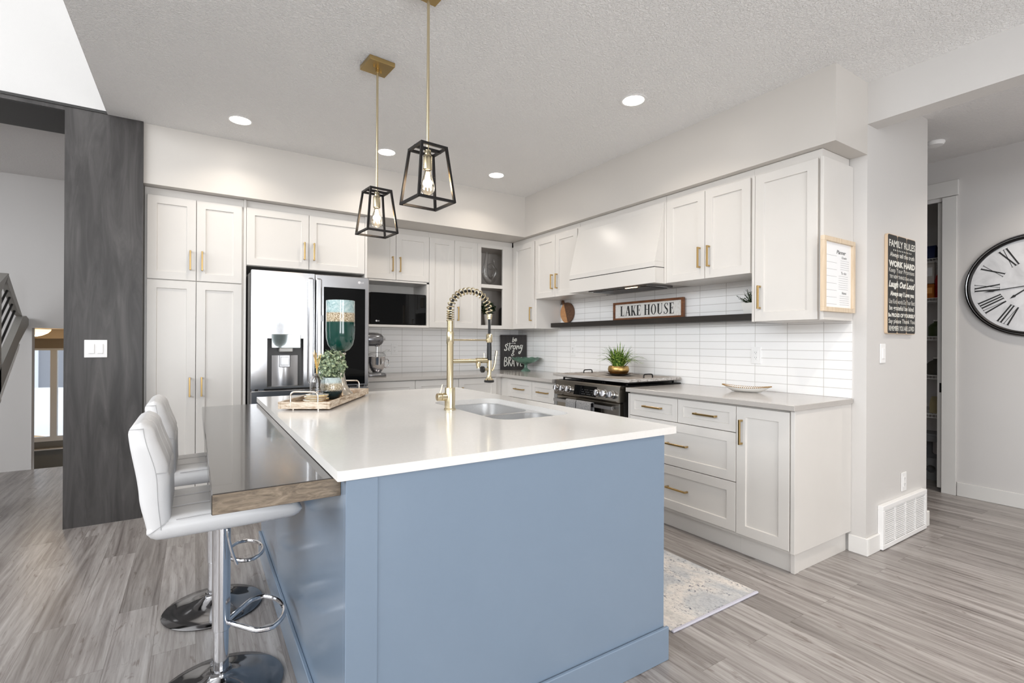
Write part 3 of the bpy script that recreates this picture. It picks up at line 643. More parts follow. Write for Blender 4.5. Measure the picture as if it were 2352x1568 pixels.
# ================================================================== island
ZI = .909; IX0, IX1, IY0, IY1 = -3.0114, -1.6952, -3.7285, -1.7455
r = root('kitchen_island', 'blue painted kitchen island with tall plain end panel and wide baseboard', 'kitchen island', (-2.38, -2.76, 0))
PX0, PX1, PY0, PY1 = -2.990, -1.7630, -3.7260, -1.812
mb = MB().box(PX0+.018, PX1, PY0+.004, PY0+.022, 0, .8815)
mb.build('end_panel', BLUE, r)
MB().box(PX0, PX0+.085, PY0, PY0+.022, 0, .8815, .0015).build('corner_stile', BLUE, r)
MB().box(PX0, PX0+.018, PY0+.022, PY1, 0, .8815, .001).build('back_panel', BLUE, r)
MB().box(PX0+.018, PX1, PY1-.02, PY1, 0, .8815).box(PX1-.02, PX1, PY0+.022, PY1-.02, .1, .8815).box(PX0+.018, PX1-.02, PY0+.022, PY1-.02, .08, .1).build('carcass', BLUE, r)
mb = MB()
def bbd(mb, x0, x1, y0, y1, h, t):
    mb.box(x0, x1, y0-t, y0, 0, h, .0025); mb.box(x0-t, x0, y0-t, y1+t, 0, h, .0025); mb.box(x0, x1, y1, y1+t, 0, h, .0025)
bbd(mb, PX0, PX1+.013, PY0, PY1, .13, .013)
mb.build('baseboard', BLUE, r)
for i in range(3):
    shk = MB(); a = -(PY0+.03)-i*.62; F4 = lambda u, v, w: (PX1+w, u, v)
    shaker(shk, F4, -a, -a+.6, .14, .87, .001); shk.build('door', BLUE, r)
slab = rrect(IX0, IX1, IY0, IY1, .006, 3)
hole = rrect(-2.222, -1.820, -3.245, -2.488, .085, 8)
tp = holed(MB(), slab, [hole], ZI-.027, ZI)
tag(tp.build('island_countertop', QUARTZ, ang=50), 'light quartz island worktop with a cut-out around the sink', 'countertop')
# wood bar
r = root('breakfast_bar', 'dark wood breakfast bar ledge along the stool side of the island', 'breakfast bar', (-3.14, -2.75, .829))
MB().box(-3.287, -2.9905, -3.671, -1.832, .829, .8795, .0025).build('slab', BARTOP, r)
MB().box(-3.285, -2.9905, -3.6745, -3.6705, .8305, .8775, .001).build('end_edge', BAREDGE, r)['label'] = 'lighter walnut end grain edge'
# sink
r = root('sink', 'undermount stainless double sink set into the island worktop', 'sink', (-2.02, -2.87, .68))
big = rrect(-2.208, -1.834, -2.912, -2.500, .075, 8); small = rrect(-2.208, -1.834, -3.232, -2.938, .075, 8)
holed(MB(), rrect(-2.235, -1.807, -3.258, -2.474, .09, 8), [big, small], .877, .8818).build('rim', STEELB, r, ang=50)
for lp, cx, cy in ((big, -2.02, -2.706), (small, -2.02, -3.085)):
    rings = []
    for s_, z in ((1, .8775), (.985, .80), (.965, .70), (.93, .688), (.84, .682), (.3, .678)): rings.append([(cx+(x-cx)*s_, cy+(y-cy)*s_, z) for x, y in lp])
    b = MB().loops(rings, cap=False); b.add(rings[-1], [list(range(len(rings[-1])))]); o = b.build('basin', STEELB, r, ang=60)
    MB().lathe([(.001, .6785), (.034, .6785), (.042, .6815), (.046, .6815)], (cx, cy, 0), 24).build('drain', CHROME, o)
# faucet
FX, FY = -2.267, -2.831
r = root('faucet', 'tall brushed gold spring-neck faucet standing beside the sink', 'faucet', (FX, FY, ZI))
MB().lathe([(.029, ZI+.0005), (.029, ZI+.006), (.0255, ZI+.010), (.0255, 1.016), (.024, 1.019), (.017, 1.0195)], (FX, FY, 0), 28).build('base', CHAMP, r)
MB().lathe([(.0165, 1.018), (.0165, 1.232), (.0185, 1.236), (.0185, 1.285), (.016, 1.293)], (FX, FY, 0), 24).build('column', CHAMP, r)
pr = []
for k in range(9): z = 1.293+k*.006; pr += [(.0145, z), (.0162, z+.0015), (.0162, z+.0042), (.0145, z+.0055)]
MB().lathe(pr, (FX, FY, 0), 24).build('threaded_collar', CHAMP, r)
def arcpath(n):
    P = []
    for i in range(n+1):
        t = i/n
        if t < .22: P.append((FX+.0, FY, 1.345+.053*t/.22))
        else:
            a = PI-(t-.22)/.78*PI*1.02; P.append((FX+.1095+.1095*math.cos(a), FY, 1.398+.101*math.sin(a)))
    return P
ap = arcpath(60)
MB().tube(ap+[(FX+.2215, FY, 1.33), (FX+.2215, FY, 1.285)], .0065, 10).build('hose', BLACKP, r)
co = []; turns = 21; nn = turns*14
for i in range(nn+1):
    t = i/nn*60; k = min(int(t), 59); fr = t-k; a, b = Vector(ap[k]), Vector(ap[k+1]); p = a.lerp(b, fr); tg = (b-a).normalized()
    e1 = Vector((0, 1, 0)); e2 = tg.cross(e1); ph = 2*PI*turns*i/nn; co.append(tuple(p+(e1*math.cos(ph)+e2*math.sin(ph))*.0163))
MB().tube(co, .0034, 7).build('spring', CHAMP, r)
hx = FX+.2215
MB().lathe([(.012, 1.388), (.0145, 1.385), (.0145, 1.370), (.013, 1.368), (.013, 1.360), (.007, 1.358)], (hx, FY, 0), 20).build('hose_collar', CHAMP, r)
MB().tube([(FX, FY, 1.2525), (hx, FY, 1.2525)], .0042, 10).lathe([(.012, 1.285), (.0165, 1.28), (.0165, 1.245), (.013, 1.24)], (hx, FY, 0), 20).build('holder_arm', CHAMP, r)
h = MB().lathe([(.0115, 1.2395), (.0125, 1.20), (.0125, 1.150), (.0115, 1.149)], (hx, FY, 0), 20).build('spray_grip', BLACKP, r)
MB().lathe([(.0115, 1.1485), (.0125, 1.13), (.011, 1.075), (.0135, 1.060), (.023, 1.048)], (hx, FY, 0), 20).build('spray_body', CHAMP, r)
MB().lathe([(.0232, 1.0478), (.0265, 1.042), (.025, 1.036), (.012, 1.034)], (hx, FY, 0), 24).build('spray_rim', BLACKP, r)
MB().tube([(hx-.035, FY, 1.103), (hx-.008, FY, 1.103)], .0075, 10).build('side_stub', CHAMP, r)
MB().lathe([(.010, -.004), (.0165, -.002), (.0165, .010), (.010, .012)], (hx-.043, FY, 1.103), 18, axis='x').build('side_knob', BLACKP, r)
MB().tube(catmull([(hx+.008, FY, 1.098), (hx+.022, FY, 1.100), (hx+.033, FY, 1.13), (hx+.039, FY, 1.17), (hx+.043, FY, 1.197)], 5), [.0055]*16+[.0065]*5, 8).build('spray_lever', CHAMP, r)
MB().tube([(FX+.014, FY, 1.1475), (FX+.145, FY, 1.1475)], .0105, 14).tube([(FX+.145, FY, 1.1485), (FX+.206, FY, 1.1485)], .0135, 14).lathe([(.0125, 1.142), (.0125, 1.13), (.0095, 1.118), (.010, 1.110)], (FX+.158, FY, 0), 16).tube([(FX+.191, FY, 1.158), (FX+.191, FY, 1.186)], .0032, 8).build('spout', CHAMP, r)
MB().lathe([(.0175, -.068), (.019, -.066), (.019, -.050), (.0165, -.049), (.0165, -.047), (.019, -.046), (.019, -.02)], (FX, FY, .975), 20, axis='x').tube([(FX-.054, FY, .99), (FX-.040, FY, 1.035)], .003, 8).build('mixer_lever', CHAMP, r)
# ================================================================== bar stools
def stool_parts(r):
    MB().lathe([(.200, .004), (.203, .007), (.198, .011), (.150, .017), (.100, .028), (.062, .043), (.040, .058), (.034, .068), (.034, .075), (.029, .0765)], (0, 0, 0), 64).build('base', DCHROME, r, ang=60)
    MB().lathe([(.0245, .0765), (.0245, .2145)], (0, 0, 0), 32).build('lower_column', CHROME, r)
    MB().lathe([(.0265, .2145), (.0285, .2165), (.0285, .605)], (0, 0, 0), 32).build('column', CHROME, r)
    z = .236
    P = [(.024, -.012, z), (.07, -.075, z), (.105, -.118, z)]+[(.115+.090*math.cos(a)*1.0, .135*math.sin(a), z) for a in [(-70+10*k)*PI/180 for k in range(15)]]+[(.105, .118, z), (.07, .075, z), (.024, .012, z)]
    MB().tube(catmull(P, 3), .0085, 10).build('footrest', CHROME, r)
    MB().tube(catmull([(.015, -.03, .60), (.018, -.045, .56), (.03, -.052, .50), (.045, -.056, .455)], 4), .005, 8).build('gas_lever', CHROME, r)
    MB().box(-.09, .09, -.09, .09, .606, .628, .004).build('mounting_plate', BLACKM, r)
    HW = .190
    def ring_yz(x, z0, z1, hw, seam):
        P = []; n = 11; e = .030; t = z1-z0
        for k in range(41):
            y = -hw+e+(2*hw-2*e)*k/40; d = 0
            for sy in (-.064, .064):
                if abs(y-sy) < .007: d = .011*(1-abs(y-sy)/.007)
            P.append((x, y, z1-d-(seam if True else 0)))
        for k in range(1, n): a = PI/2-PI*k/n; P.append((x, hw-e+e*math.cos(a), (z0+z1)/2+t/2*math.sin(a)))
        P.append((x, hw-e, z0)); P.append((x, -hw+e, z0))
        for k in range(1, n): a = -PI/2-PI*k/n; P.append((x, -hw+e+e*math.cos(a), (z0+z1)/2+t/2*math.sin(a)))
        return P
    rings = []
    def seat_z(x):
        t = (x+.20)/.43
        return .624+.012*max(0, t-.6)-.000*t, .690+.006*math.sin(t*PI)-.020*max(0, t-.62)
    xs = [-.205, -.195, -.18]+[-.16+.01*k for k in range(37)]+[.205, .213, .220, .226, .230, .233, .2352, .2364, .237]
    for x in xs:
        z0, z1 = seat_z(x); e = 1.0
        if x > .205: u = (x-.205)/.032; e = math.sqrt(max(.06, 1-u*u))
        if x < -.17: u = (-.17-x)/.037; e = math.sqrt(max(.05, 1-u*u))
        m = (z0+z1)/2; s_ = 0
        for sx in (-.02, .11):
            if abs(x-sx) < .007: s_ = .010*(1-abs(x-sx)/.007)
        rings.append(ring_yz(x, m-(m-z0)*e, m+(z1-m)*e, HW-.012*(1-e), s_))
    MB().loops(rings).build('seat', WLEATH, r, ang=70)
    # backrest: stacked outlines up the curved back
    def prof(t):
        z = .640+.350*t
        q_ = lambda v: (lambda c: c*c*(3-2*c))(min(1, max(0, v)))
        xo = -.205-.022*q_(t/.35)+.004*math.sin(PI*t)-.028*q_((t-.25)/.75)
        xi = -.142-.004*math.sin(PI*t)-.046*q_((t-.5)/.5)
        return z, xo, xi
    rings = []
    for k in range(45):
        t = k/44; z, xo, xi = prof(t); e = 1.0
        if t > .9: u = (t-.9)/.1; e = math.sqrt(max(.03, 1-u*u))
        if t < .08: u = (.08-t)/.08; e = .55+.45*math.sqrt(1-u*u)
        m = (xo+xi)/2; xo, xi = m+(xo-m)*e, m+(xi-m)*e; hw = HW-.02*(1-e)-.012*max(0, t-.8)/.2; P = []; ed = .026
        sz = 0
        for s0 in (.56,):
            if abs(t-s0) < .022: sz = .016*(1-abs(t-s0)/.022)
        for q in range(41):
            y = -hw+ed+(2*hw-2*ed)*q/40; d = sz
            for sy in (-.064, .064):
                if abs(y-sy) < .008 : d = max(d, .012*(1-abs(y-sy)/.008))
            P.append((xi-d, y, z))
        for q in range(1, 9): a = PI/2-PI*q/9; P.append((m+(xi-m)*math.sin(a), hw-ed+ed*math.cos(a), z))
        P.append((xo, hw-ed, z)); P.append((xo, -hw+ed, z))
        for q in range(1, 9): a = -PI/2+PI*q/9; P.append((m+(xi-m)*math.sin(a), -(hw-ed)-ed*math.cos(a), z))
        rings.append(P)
    MB().loops(rings).build('backrest', WLEATH, r, ang=70)
    ST = flat('seam_thread', (176, 175, 176), .6)
    def edge(t, side, f):   # a point on the side of the backrest, f = 0 at the back, 1 at the front pad
        z, xo, xi = prof(t); return (xo+(xi-xo)*f, side*(HW-.012*max(0, t-.8)/.2-.0012+.0008), z)
    for sd in (-1, 1):
        sm_ = MB()
        sm_.tube([edge(.06+.90*k/24, sd, .60) for k in range(25)], .0011, 5)
        sm_.tube([edge(.56, sd, .60+.34*k/4) for k in range(5)], .0014, 5)
        sm_.tube([edge(.955, sd, .1+.5*k/4) for k in range(5)], .0012, 5)
        sm_.tube([(-.13+.335*k/10, sd*(HW-.0045), seat_z(-.13+.335*k/10)[1]-.0075) for k in range(11)], .0011, 5)
        sm_.tube([(-.20+.05*k/4, sd*(HW-.0005), .652+.034*k/4) for k in range(5)], .0013, 5)
        sm_.build('seam', ST, r)
st = root('bar_stool', 'white tufted bar stool on a chrome pedestal, nearest the island end panel', 'bar stool', group='white bar stools at the breakfast bar')
stool_parts(st)
st2 = copy_tree(st); st.location = (-3.238, -2.992, 0); st2.location = (-3.242, -2.343, 0)
st2['label'] = 'white tufted bar stool half hidden behind the nearer stool, toward the pantry'
# ================================================================== rug
r = root('rug', 'pale grey abstract patterned rug on the floor between island and drawers', 'rug', (-1.275, -2.6, 0))
MB().box(-1.594, -.957, -3.618, -1.55, .0005, .008, .002).build('pile', RUG, r); MB().box(-1.594, -.957, -3.634, -3.6185, .0005, .0105, .003).build('binding', RUGE, r)

# ================================================================== fridge
r = root('fridge', 'stainless steel french-door fridge with ice dispenser and dark glass door panel', 'fridge', (-2.51, -.42, 0))
MB().box(-2.972, -2.064, -.735, -.03, .03, 1.768, .004).build('body', flat('fridge_side', (92, 90, 88), .45), r)
x0, x1, y0, y1 = -2.963, -2.506, -.800, -.742
dx0, dx1, dz0, dz1 = -2.851, -2.588, .885, 1.264
mb = MB(lambda x, z, w: (x, y0+w, z))
holed(mb, rrect(x0, x1, .872, 1.787, .006, 3), [[(dx0, dz0), (dx1, dz0), (dx1, dz1), (dx0, dz1)]], 0, y1-y0)
dl = mb.build('door', STEEL, r)
dp = MB().box(dx0, dx1, y1-.004, y1, dz0, dz1).box(dx0, dx0+.003, y0+.002, y1-.004, dz0, dz1).box(dx1-.003, dx1, y0+.002, y1-.004, dz0, dz1).box(dx0, dx1, y0+.002, y1-.004, dz0, dz0+.003).box(dx0, dx1, y0+.002, y1-.004, dz1-.003, dz1)
dp = dp.build('dispenser', flat('dispenser_grey', (96, 95, 94), .4), dl)
pl = [(-2.815+.19*k/10, -.764-.020*math.sin(PI*k/10)) for k in range(11)]
mb = MB(); mb.loops([[(x, y, .888) for x, y in pl]+[(pl[-1][0], -.747, .888), (pl[0][0], -.747, .888)], [(x, y, 1.13) for x, y in pl]+[(pl[-1][0], -.747, 1.13), (pl[0][0], -.747, 1.13)]]); mb.build('drip_plate', STEEL, dl)
MB().box(-2.823, -2.612, -.822, -.795, 1.188, 1.296, .004).build('control_panel', flat('mirror_control', (196, 202, 202), .06, .85), dl)
MB().box(-2.770, -2.668, -.825, -.77, 1.155, 1.188, .006).build('water_chute', flat('chute_grey', (150, 148, 145), .3, .6), dl)
MB().box(-2.766, -2.684, -.795, -.783, 1.035, 1.135, .006).box(-2.755, -2.695, -.799, -.794, 1.052, 1.118, .004).build('paddle', flat('paddle_grey', (196, 196, 198), .25, .6), dl)
MB().box(-2.560, -2.514, -.824, -.799, .905, 1.752, .011).build('handle', STEEL, dl)
dr = MB().box(-2.502, -2.064, y0, y1, .872, 1.787, .006).build('door', STEEL, r)
MB().box(-2.435, -2.098, -.8045, -.799, .883, 1.688, .002).build('glass_panel', BGLASS, dr)
MB().box(-2.496, -2.452, -.824, -.799, .905, 1.752, .011).build('handle', STEEL, dr)
MB().box(-2.460, -2.443, -.826, -.8235, 1.405, 1.452, .001).build('door_button', flat('button_grey', (150, 150, 152), .3, .7), dr)
lg = MB(lambda u, v, w: (u, -.8005-w, v)); FL = lambda u, v, w: (u, -.8005-w, v)
def badge(mb, F3, u, v, R, h):
    n = 24; mb.prism([(u+R*math.cos(2*PI*k/n), v+R*math.sin(2*PI*k/n)) for k in range(n)], F3, .0001, .0006)
    text_mesh('LG', F3, u+R*1.35, u+R*1.35+h*1.5, v-h/2, v+h/2, 0, .0006, mb, bold=.02)
bm_ = MB(); badge(bm_, FL, -2.148, 1.742, .0125, .014); bm_.build('logo', LOGO, dr)
MB().lathe([(.0125, 0), (.0108, .0004)], (-2.148, -.8012, 1.742), 20, axis='y', cap=False).build('logo_ring', flat('logo_red', (150, 60, 70), .4), dr)
fz = MB().box(-2.963, -2.064, y0, y1, .06, .858, .006).build('freezer_drawer', STEEL, r)
MB().box(-2.90, -2.13, -.835, -.80, .755, .785, .008).build('handle', STEEL, fz)
hg = MB()
for x in (-2.945, -2.90, -2.88, -2.15, -2.09): hg.box(x-.012, x+.012, -.795, -.75, .8595, .8705, .002)
hg.build('hinge_caps', CHROME, r)
# microwave
r = root('microwave', 'black glass microwave oven inside the wall cabinet niche', 'microwave', (-1.645, -.2, 1.4065))
MB().box(-1.925, -1.362, -.352, -.06, 1.411, 1.712, .004).build('body', BLACKM, r)
dm = MB().box(-1.925, -1.362, -.376, -.352, 1.411, 1.712, .006).build('door', BGLASS, r)
FM = lambda u, v, w: (u, -.3762-w, v); bm_ = MB(); badge(bm_, FM, -1.867, 1.440, .0085, .0115); bm_.build('logo', LOGO, dm)
MB().box(-1.90, -1.88, -.33, -.30, 1.4055, 1.4112).box(-1.41, -1.39, -.33, -.30, 1.4055, 1.4112).box(-1.90, -1.88, -.12, -.09, 1.4055, 1.4112).box(-1.41, -1.39, -.12, -.09, 1.4055, 1.4112).build('feet', BLACKP, r)
# ================================================================== gas range
r = root('gas_range', 'stainless slide-in gas range with six knobs under the white hood', 'range', (-.34, -2.01, 0))
RA, RB = 1.630, 2.392
MB(FR).box(RA+.004, RB-.004, .06, .905, .03, .625).build('body', flat('range_side', (70, 68, 66), .4, .5), r)
MB(FR).box(RA-.018, RB+.018, .9155, .9215, .010, .655, .002).build('cooktop', BLACKM, r)
cpoly = [(.62, .9215), (.668, .9215), (.676, .915), (.696, .808), (.690, .799), (.62, .799)]
cp = MB(); cp.loops([[(-w, -RA+.004, v) for w, v in cpoly], [(-w, -RB-.004, v) for w, v in cpoly]]); cp = cp.build('control_panel', RSTEEL, r)
tilt = math.atan2(.020, .107)
def onp(u, t, w):   # t: height along the sloping panel, w: out from it
    b = Vector((-.6965, -u, .805)); up = Vector((.020, 0, .107)).normalized(); out = Vector((-.107, 0, .020)).normalized()
    return tuple(b+up*t+out*w)
MB(onp).box(1.885, 2.150, .012, .092, .0, .003, .001).build('display', BGLASS, cp)
dots = MB(onp)
for j in range(3):
    for i in range(9):
        if (i+j) % 4 != 3: dots.box(1.985+i*.016, 1.991+i*.016, .024+j*.017, .0275+j*.017, .003, .0034)
dots.build('display_marks', flat('display_mark', (120, 122, 124), .5), cp)
for k, u in enumerate((1.668, 1.745, 1.823, 2.176, 2.255, 2.332)):
    kb = MB()
    n = 28
    def ringk(R, w, fl=0): return [onp(u+R*math.cos(2*PI*q/n)*(1-fl*.0), .047+R*math.sin(2*PI*q/n), w) for q in range(n)]
    kb.loops([ringk(.030, .001), ringk(.030, .010), ringk(.0265, .012), ringk(.025, .034), ringk(.0225, .0375)])
    ko = kb.build('knob', CHROME, cp, ang=30)
    MB(onp).box(u-.006, u+.006, .026, .068, .037, .043, .002).build('knob_grip', STEEL, ko)
dm = MB(FR).box(RA+.006, RB-.006, .22, .792, .626, .672, .006).build('oven_door', RSTEEL, r)
MB(FR).box(RA+.06, RB-.06, .30, .66, .671, .674, .002).build('oven_window', BGLASS, dm)
hp = MB()
hp.loops([[(-.7155, -(RA+.03+(RB-RA-.06)*t), .741), (-.730, -(RA+.03+(RB-RA-.06)*t), .743), (-.730, -(RA+.03+(RB-RA-.06)*t), .768), (-.7155, -(RA+.03+(RB-RA-.06)*t), .770)] for t in [k/16 for k in range(17)]])
hp.box(-.722, -.670, -RA-.055, -RA-.03, .745, .769, .003).box(-.722, -.670, -RB+.03, -RB+.055, .745, .769, .003)
hp.build('handle', STEEL, dm)
MB(FR).box(RA+.006, RB-.006, .06, .212, .626, .668, .006).build('drawer', RSTEEL, r)
for a in (RA+.002, RA+.258, RA+.514):
    g = MB(FR); b = a+.246
    for w in (.07, .20, .33, .46, .59): g.box(a, b, .934, .946, w, w+.012, .002)
    for u in (a, (a+b)/2-.006, b-.012): g.box(u, u+.012, .9335, .9455, .07, .602, .002)
    for u in (a, b-.012):
        for w in (.07, .59): g.box(u, u+.012, .9216, .934, w, w+.012)
    g.build('grate', BLACKM, r)
# towels on the oven handle
def towel(u0, u1, label):
    mb = MB(); P = []
    for w, v in ((.7065, .60), (.7075, .70), (.7085, .765), (.712, .776), (.7225, .7795), (.738, .779), (.7465, .772), (.749, .74), (.750, .66), (.751, .56)): P.append((w, v))
    rings = []
    for k in range(13):
        t = k/12; u = u0+(u1-u0)*t; dw = .0022*math.sin(t*9+u0*40); rings.append([(-(w+dw*(1 if i > 5 else 0)), -u, v) for i, (w, v) in enumerate(P)]+[(-(w-.0045*(1 if i > 3 else -1)+dw*(1 if i > 5 else 0)), -u, v-.004*(2 <= i <= 6)) for i, (w, v) in reversed(list(enumerate(P)))])
    tag(mb.loops(rings).build('towel', TOWEL, ang=60), label, 'towel', 'grey towels on the oven handle')
towel(1.845, 1.972, 'speckled grey towel hung on the oven handle, the narrower one nearer the corner')
towel(1.979, 2.152, 'speckled grey towel hung on the oven handle, the wider one below the display')
# wooden cover over the burners
r = root('stove_cover', 'grey-washed wooden stove cover board with black handles on the gas burners', 'stove cover', (-.34, -1.98, .9465))
BX0, BX1, BY0, BY1 = -.648, -.030, -2.425, -1.545
b = MB()
for k in range(4): a = BX0+.016+(BX1-BX0-.032)*k/4; b.box(a, a+(BX1-BX0-.032)/4-.0015, BY0+.016, BY1-.016, .953, .9655, .001)
b.build('planks', PLANKW, r); b = MB()
b.box(BX0, BX0+.016, BY0, BY1, .9468, .970, .002).box(BX1-.016, BX1, BY0, BY1, .9468, .970, .002).box(BX0+.016, BX1-.016, BY0, BY0+.016, .9468, .970, .002).box(BX0+.016, BX1-.016, BY1-.016, BY1, .9468, .970, .002)
b.build('frame', GREYWASH, r)
for y in (-1.625, -2.335): MB().tube(catmull([(-.36, y, .9655), (-.358, y, .985), (-.345, y, .994), (-.275, y, .994), (-.262, y, .985), (-.26, y, .9655)], 4), .0048, 8).build('handle', BLACKM, r)
# plate and plant
PXc, PYc = -.315, -2.015
pr = [(.002, .9662), (.055, .9662), (.060, .969), (.112, .985), (.122, .9865), (.118, .9885), (.060, .973), (.002, .9715)]
mb = MB(); n = 48; V = []; F = []
for i in range(n):
    a = 2*PI*i/n
    for r_, z in pr:
        s_ = 1+.03*math.sin(a*9)*(r_ > .1); V.append((PXc+r_*s_*math.cos(a), PYc+r_*s_*math.sin(a), z))
m = len(pr)
for i in range(n):
    for k in range(m): F.append((i*m+k, ((i+1) % n)*m+k, ((i+1) % n)*m+(k+1) % m, i*m+(k+1) % m))
mb.add(V, F); tag(mb.build('plate', BRONZE), 'wavy-edged bronze plate under the gold plant bowl on the stove cover', 'plate')
r = root('potted_grass_plant', 'spiky green grass plant in a round gold bowl above the range', 'potted plant', (PXc, PYc, .974))
pr = [(.002, .9735), (.058, .9735), (.066, .976), (.084, .998), (.089, 1.018), (.084, 1.040), (.079, 1.047), (.073, 1.044), (.070, 1.034), (.002, 1.034)]
MB().lathe(pr, (PXc, PYc, 0), 40).build('pot', HAMMER, r)
lf = MB(); rnd = random.Random(3)
for k in range(105):
    a = rnd.uniform(0, 2*PI); out = rnd.uniform(.05, 1)**.75; L = rnd.uniform(.15, .25); w = rnd.uniform(.0065, .0115); r0 = rnd.uniform(0, .05)
    d = Vector((math.cos(a), math.sin(a), 0)); sd = Vector((-d.y, d.x, 0)); P = []
    for i in range(6):
        t = i/5; rr = r0+L*out*.95*(t*.75+.25*t*t); zz = 1.033+L*(math.sqrt(max(0, 1-.45*out*out))*t-.62*out*t*t*t*(.4+out*.6))
        P.append(Vector((PXc, PYc, zz))+d*rr)
    V = []; 
    for i, p in enumerate(P):
        ww = w*(1-(i/5)**1.6)+.0004; V += [tuple(p-sd*ww), tuple(p+sd*ww), tuple(p+Vector((0, 0, .0012)))]
    lf.add(V, [q for i in range(5) for q in ((3*i, 3*i+3, 3*i+5, 3*i+2), (3*i+2, 3*i+5, 3*i+4, 3*i+1), (3*i+1, 3*i+4, 3*i+3, 3*i))])
lf.build('leaves', LEAF3, r, smooth=False)

def ball_foliage(mb, c, R, n, size, seed, inner=.55):
    rnd = random.Random(seed)
    for k in range(n):
        z = rnd.uniform(-1, 1); a = rnd.uniform(0, 2*PI); q = math.sqrt(1-z*z); d = Vector((q*math.cos(a), q*math.sin(a), z)); rr = R*rnd.uniform(inner, 1.0) ; p = Vector(c)+d*rr
        nrm = (d+Vector((rnd.uniform(-.8, .8), rnd.uniform(-.8, .8), rnd.uniform(-.4, .9)))).normalized(); t1 = nrm.orthogonal().normalized(); t1 = (Matrix.Rotation(rnd.uniform(0, 6.3), 3, nrm) @ t1); t2 = nrm.cross(t1); s_ = size*rnd.uniform(.7, 1.25)
        pts = [p-t1*s_, p-t1*s_*.3+t2*s_*.62, p+t1*s_*.5+t2*s_*.5, p+t1*s_, p+t1*s_*.5-t2*s_*.5, p-t1*s_*.3-t2*s_*.62]
        top = p+nrm*s_*.18
        mb.add([tuple(x) for x in pts]+[tuple(p-nrm*s_*.12)], [(i, (i+1) % 6, 6) for i in range(6)])
# ================================================================== tray on the island
ang = math.atan2(.856, .518); TC = (-2.696, -2.195)
r = root('serving_tray', 'weathered wooden tray with metal handles on the island worktop', 'tray', (TC[0], TC[1], ZI), ang)
M_ = INV[r.name].inverted(); TL = lambda x, y, z: tuple(M_ @ Vector((x, y, z-ZI)))
t = MB(TL); L2, W2 = .355, .1235; z0 = ZI+.008
t.box(-L2, L2, -W2, -W2+.014, z0, z0+.034, .0015).box(-L2, L2, W2-.014, W2, z0, z0+.034, .0015).box(-L2, -L2+.014, -W2+.014, W2-.014, z0, z0+.034, .0015).box(L2-.014, L2, -W2+.014, W2-.014, z0, z0+.034, .0015)
t.build('rim', TRAYW, r); MB(TL).box(-L2+.014, L2-.014, -W2+.014, W2-.014, z0+.001, z0+.011).build('bottom', TRAYI, r)
for sx in (-1, 1):
    x = sx*(L2-.004); pth = [(x, -.065, z0+.004), (x, -.065, z0+.055)]+[(x, -.045-.02*math.cos(a), z0+.062+.02*math.sin(a)) for a in [PI/2*k/5 for k in range(6)]]+[(x, .045+.02*math.sin(a), z0+.062+.02*math.cos(a)) for a in [PI/2*k/5 for k in range(6)]]+[(x, .065, z0+.055), (x, .065, z0+.004)]
    MB(TL).tube(pth, .0042, 8).build('handle', SILVER, r)
ft = MB(TL)
for x in (-.33, .33):
    for y in (-.06, .06): ft.lathe([(.006, ZI+.0005), (.006, z0+.001)], (x, y, 0), 10)
ft.build('feet', SILVER, r)
zb = z0+.0115
# hurricane vase
VX, VY = -2.603, -2.052
r = root('hurricane_vase', 'tall emerald and gold banded goblet vase on a silver stem, back of tray', 'vase', (VX, VY, zb))
MB().lathe([(.079, zb), (.081, zb+.004), (.076, zb+.009), (.056, zb+.026), (.038, zb+.060), (.027, zb+.110), (.021, zb+.150), (.0175, zb+.183), (.021, zb+.187), (.0235, zb+.198), (.021, zb+.209), (.015, zb+.214), (.015, zb+.228), (.030, zb+.236), (.033, zb+.242), (.030, zb+.248), (.01, zb+.2495)], (VX, VY, 0), 40).build('stem', SILVER, r)
MB().lathe([(.010, 1.178), (.030, 1.181), (.053, 1.196), (.070, 1.222), (.0785, 1.260), (.081, 1.31), (.0805, 1.40), (.080, 1.480), (.0775, 1.481), (.0775, 1.40), (.078, 1.31), (.0755, 1.26), (.067, 1.225), (.05, 1.20), (.012, 1.186)], (VX, VY, 0), 48).build('bowl', VASE, r)
# potted boxwood
QX, QY = -2.690, -2.228
r = root('potted_boxwood', 'round boxwood topiary in a small teal and gold banded pot on the tray', 'potted plant', (QX, QY, zb))
MB().lathe([(.034, zb), (.046, zb+.012), (.055, zb+.034), (.0572, zb+.058), (.055, zb+.084), (.049, zb+.106), (.044, zb+.118), (.0405, zb+.117), (.045, zb+.10), (.05, zb+.08), (.01, zb+.075)], (QX, QY, 0), 40).build('pot', POTB, r)
b = MB(); ball_foliage(b, (QX-.003, QY, 1.112), .087, 980, .0098, 5); b.build('foliage', LEAF1, r, smooth=False)
# coasters and diffuser
CX_, CY_ = -2.785, -2.300
def coaster(x, y, z, seed, label):
    rr = random.Random(seed); n = 36; R = [.058*(1+.05*math.sin(3*2*PI*k/n+rr.random()*0+seed)+.035*math.sin(7*2*PI*k/n+seed*2)) for k in range(n)]
    o = MB().loops([[(x+R[k]*s_*math.cos(2*PI*k/n), y+R[k]*s_*math.sin(2*PI*k/n), zz) for k in range(n)] for s_, zz in ((.97, z), (.97, z+.0085))]).build('coaster', MARBLE)
    tag(o, label, 'coaster', 'marble coasters under the reed diffuser')
    MB().loops([[(x+R[k]*s_*math.cos(2*PI*k/n), y+R[k]*s_*math.sin(2*PI*k/n), zz) for k in range(n)] for s_, zz in ((.972, z+.0022), (.986, z+.003), (.986, z+.0055), (.972, z+.0062))], cap=False).build('gilt_rim', GILT, o)
coaster(CX_-.010, CY_-.006, zb+.0003, 1, 'white marble coaster with gilt rim, lowest of the stack on the tray')
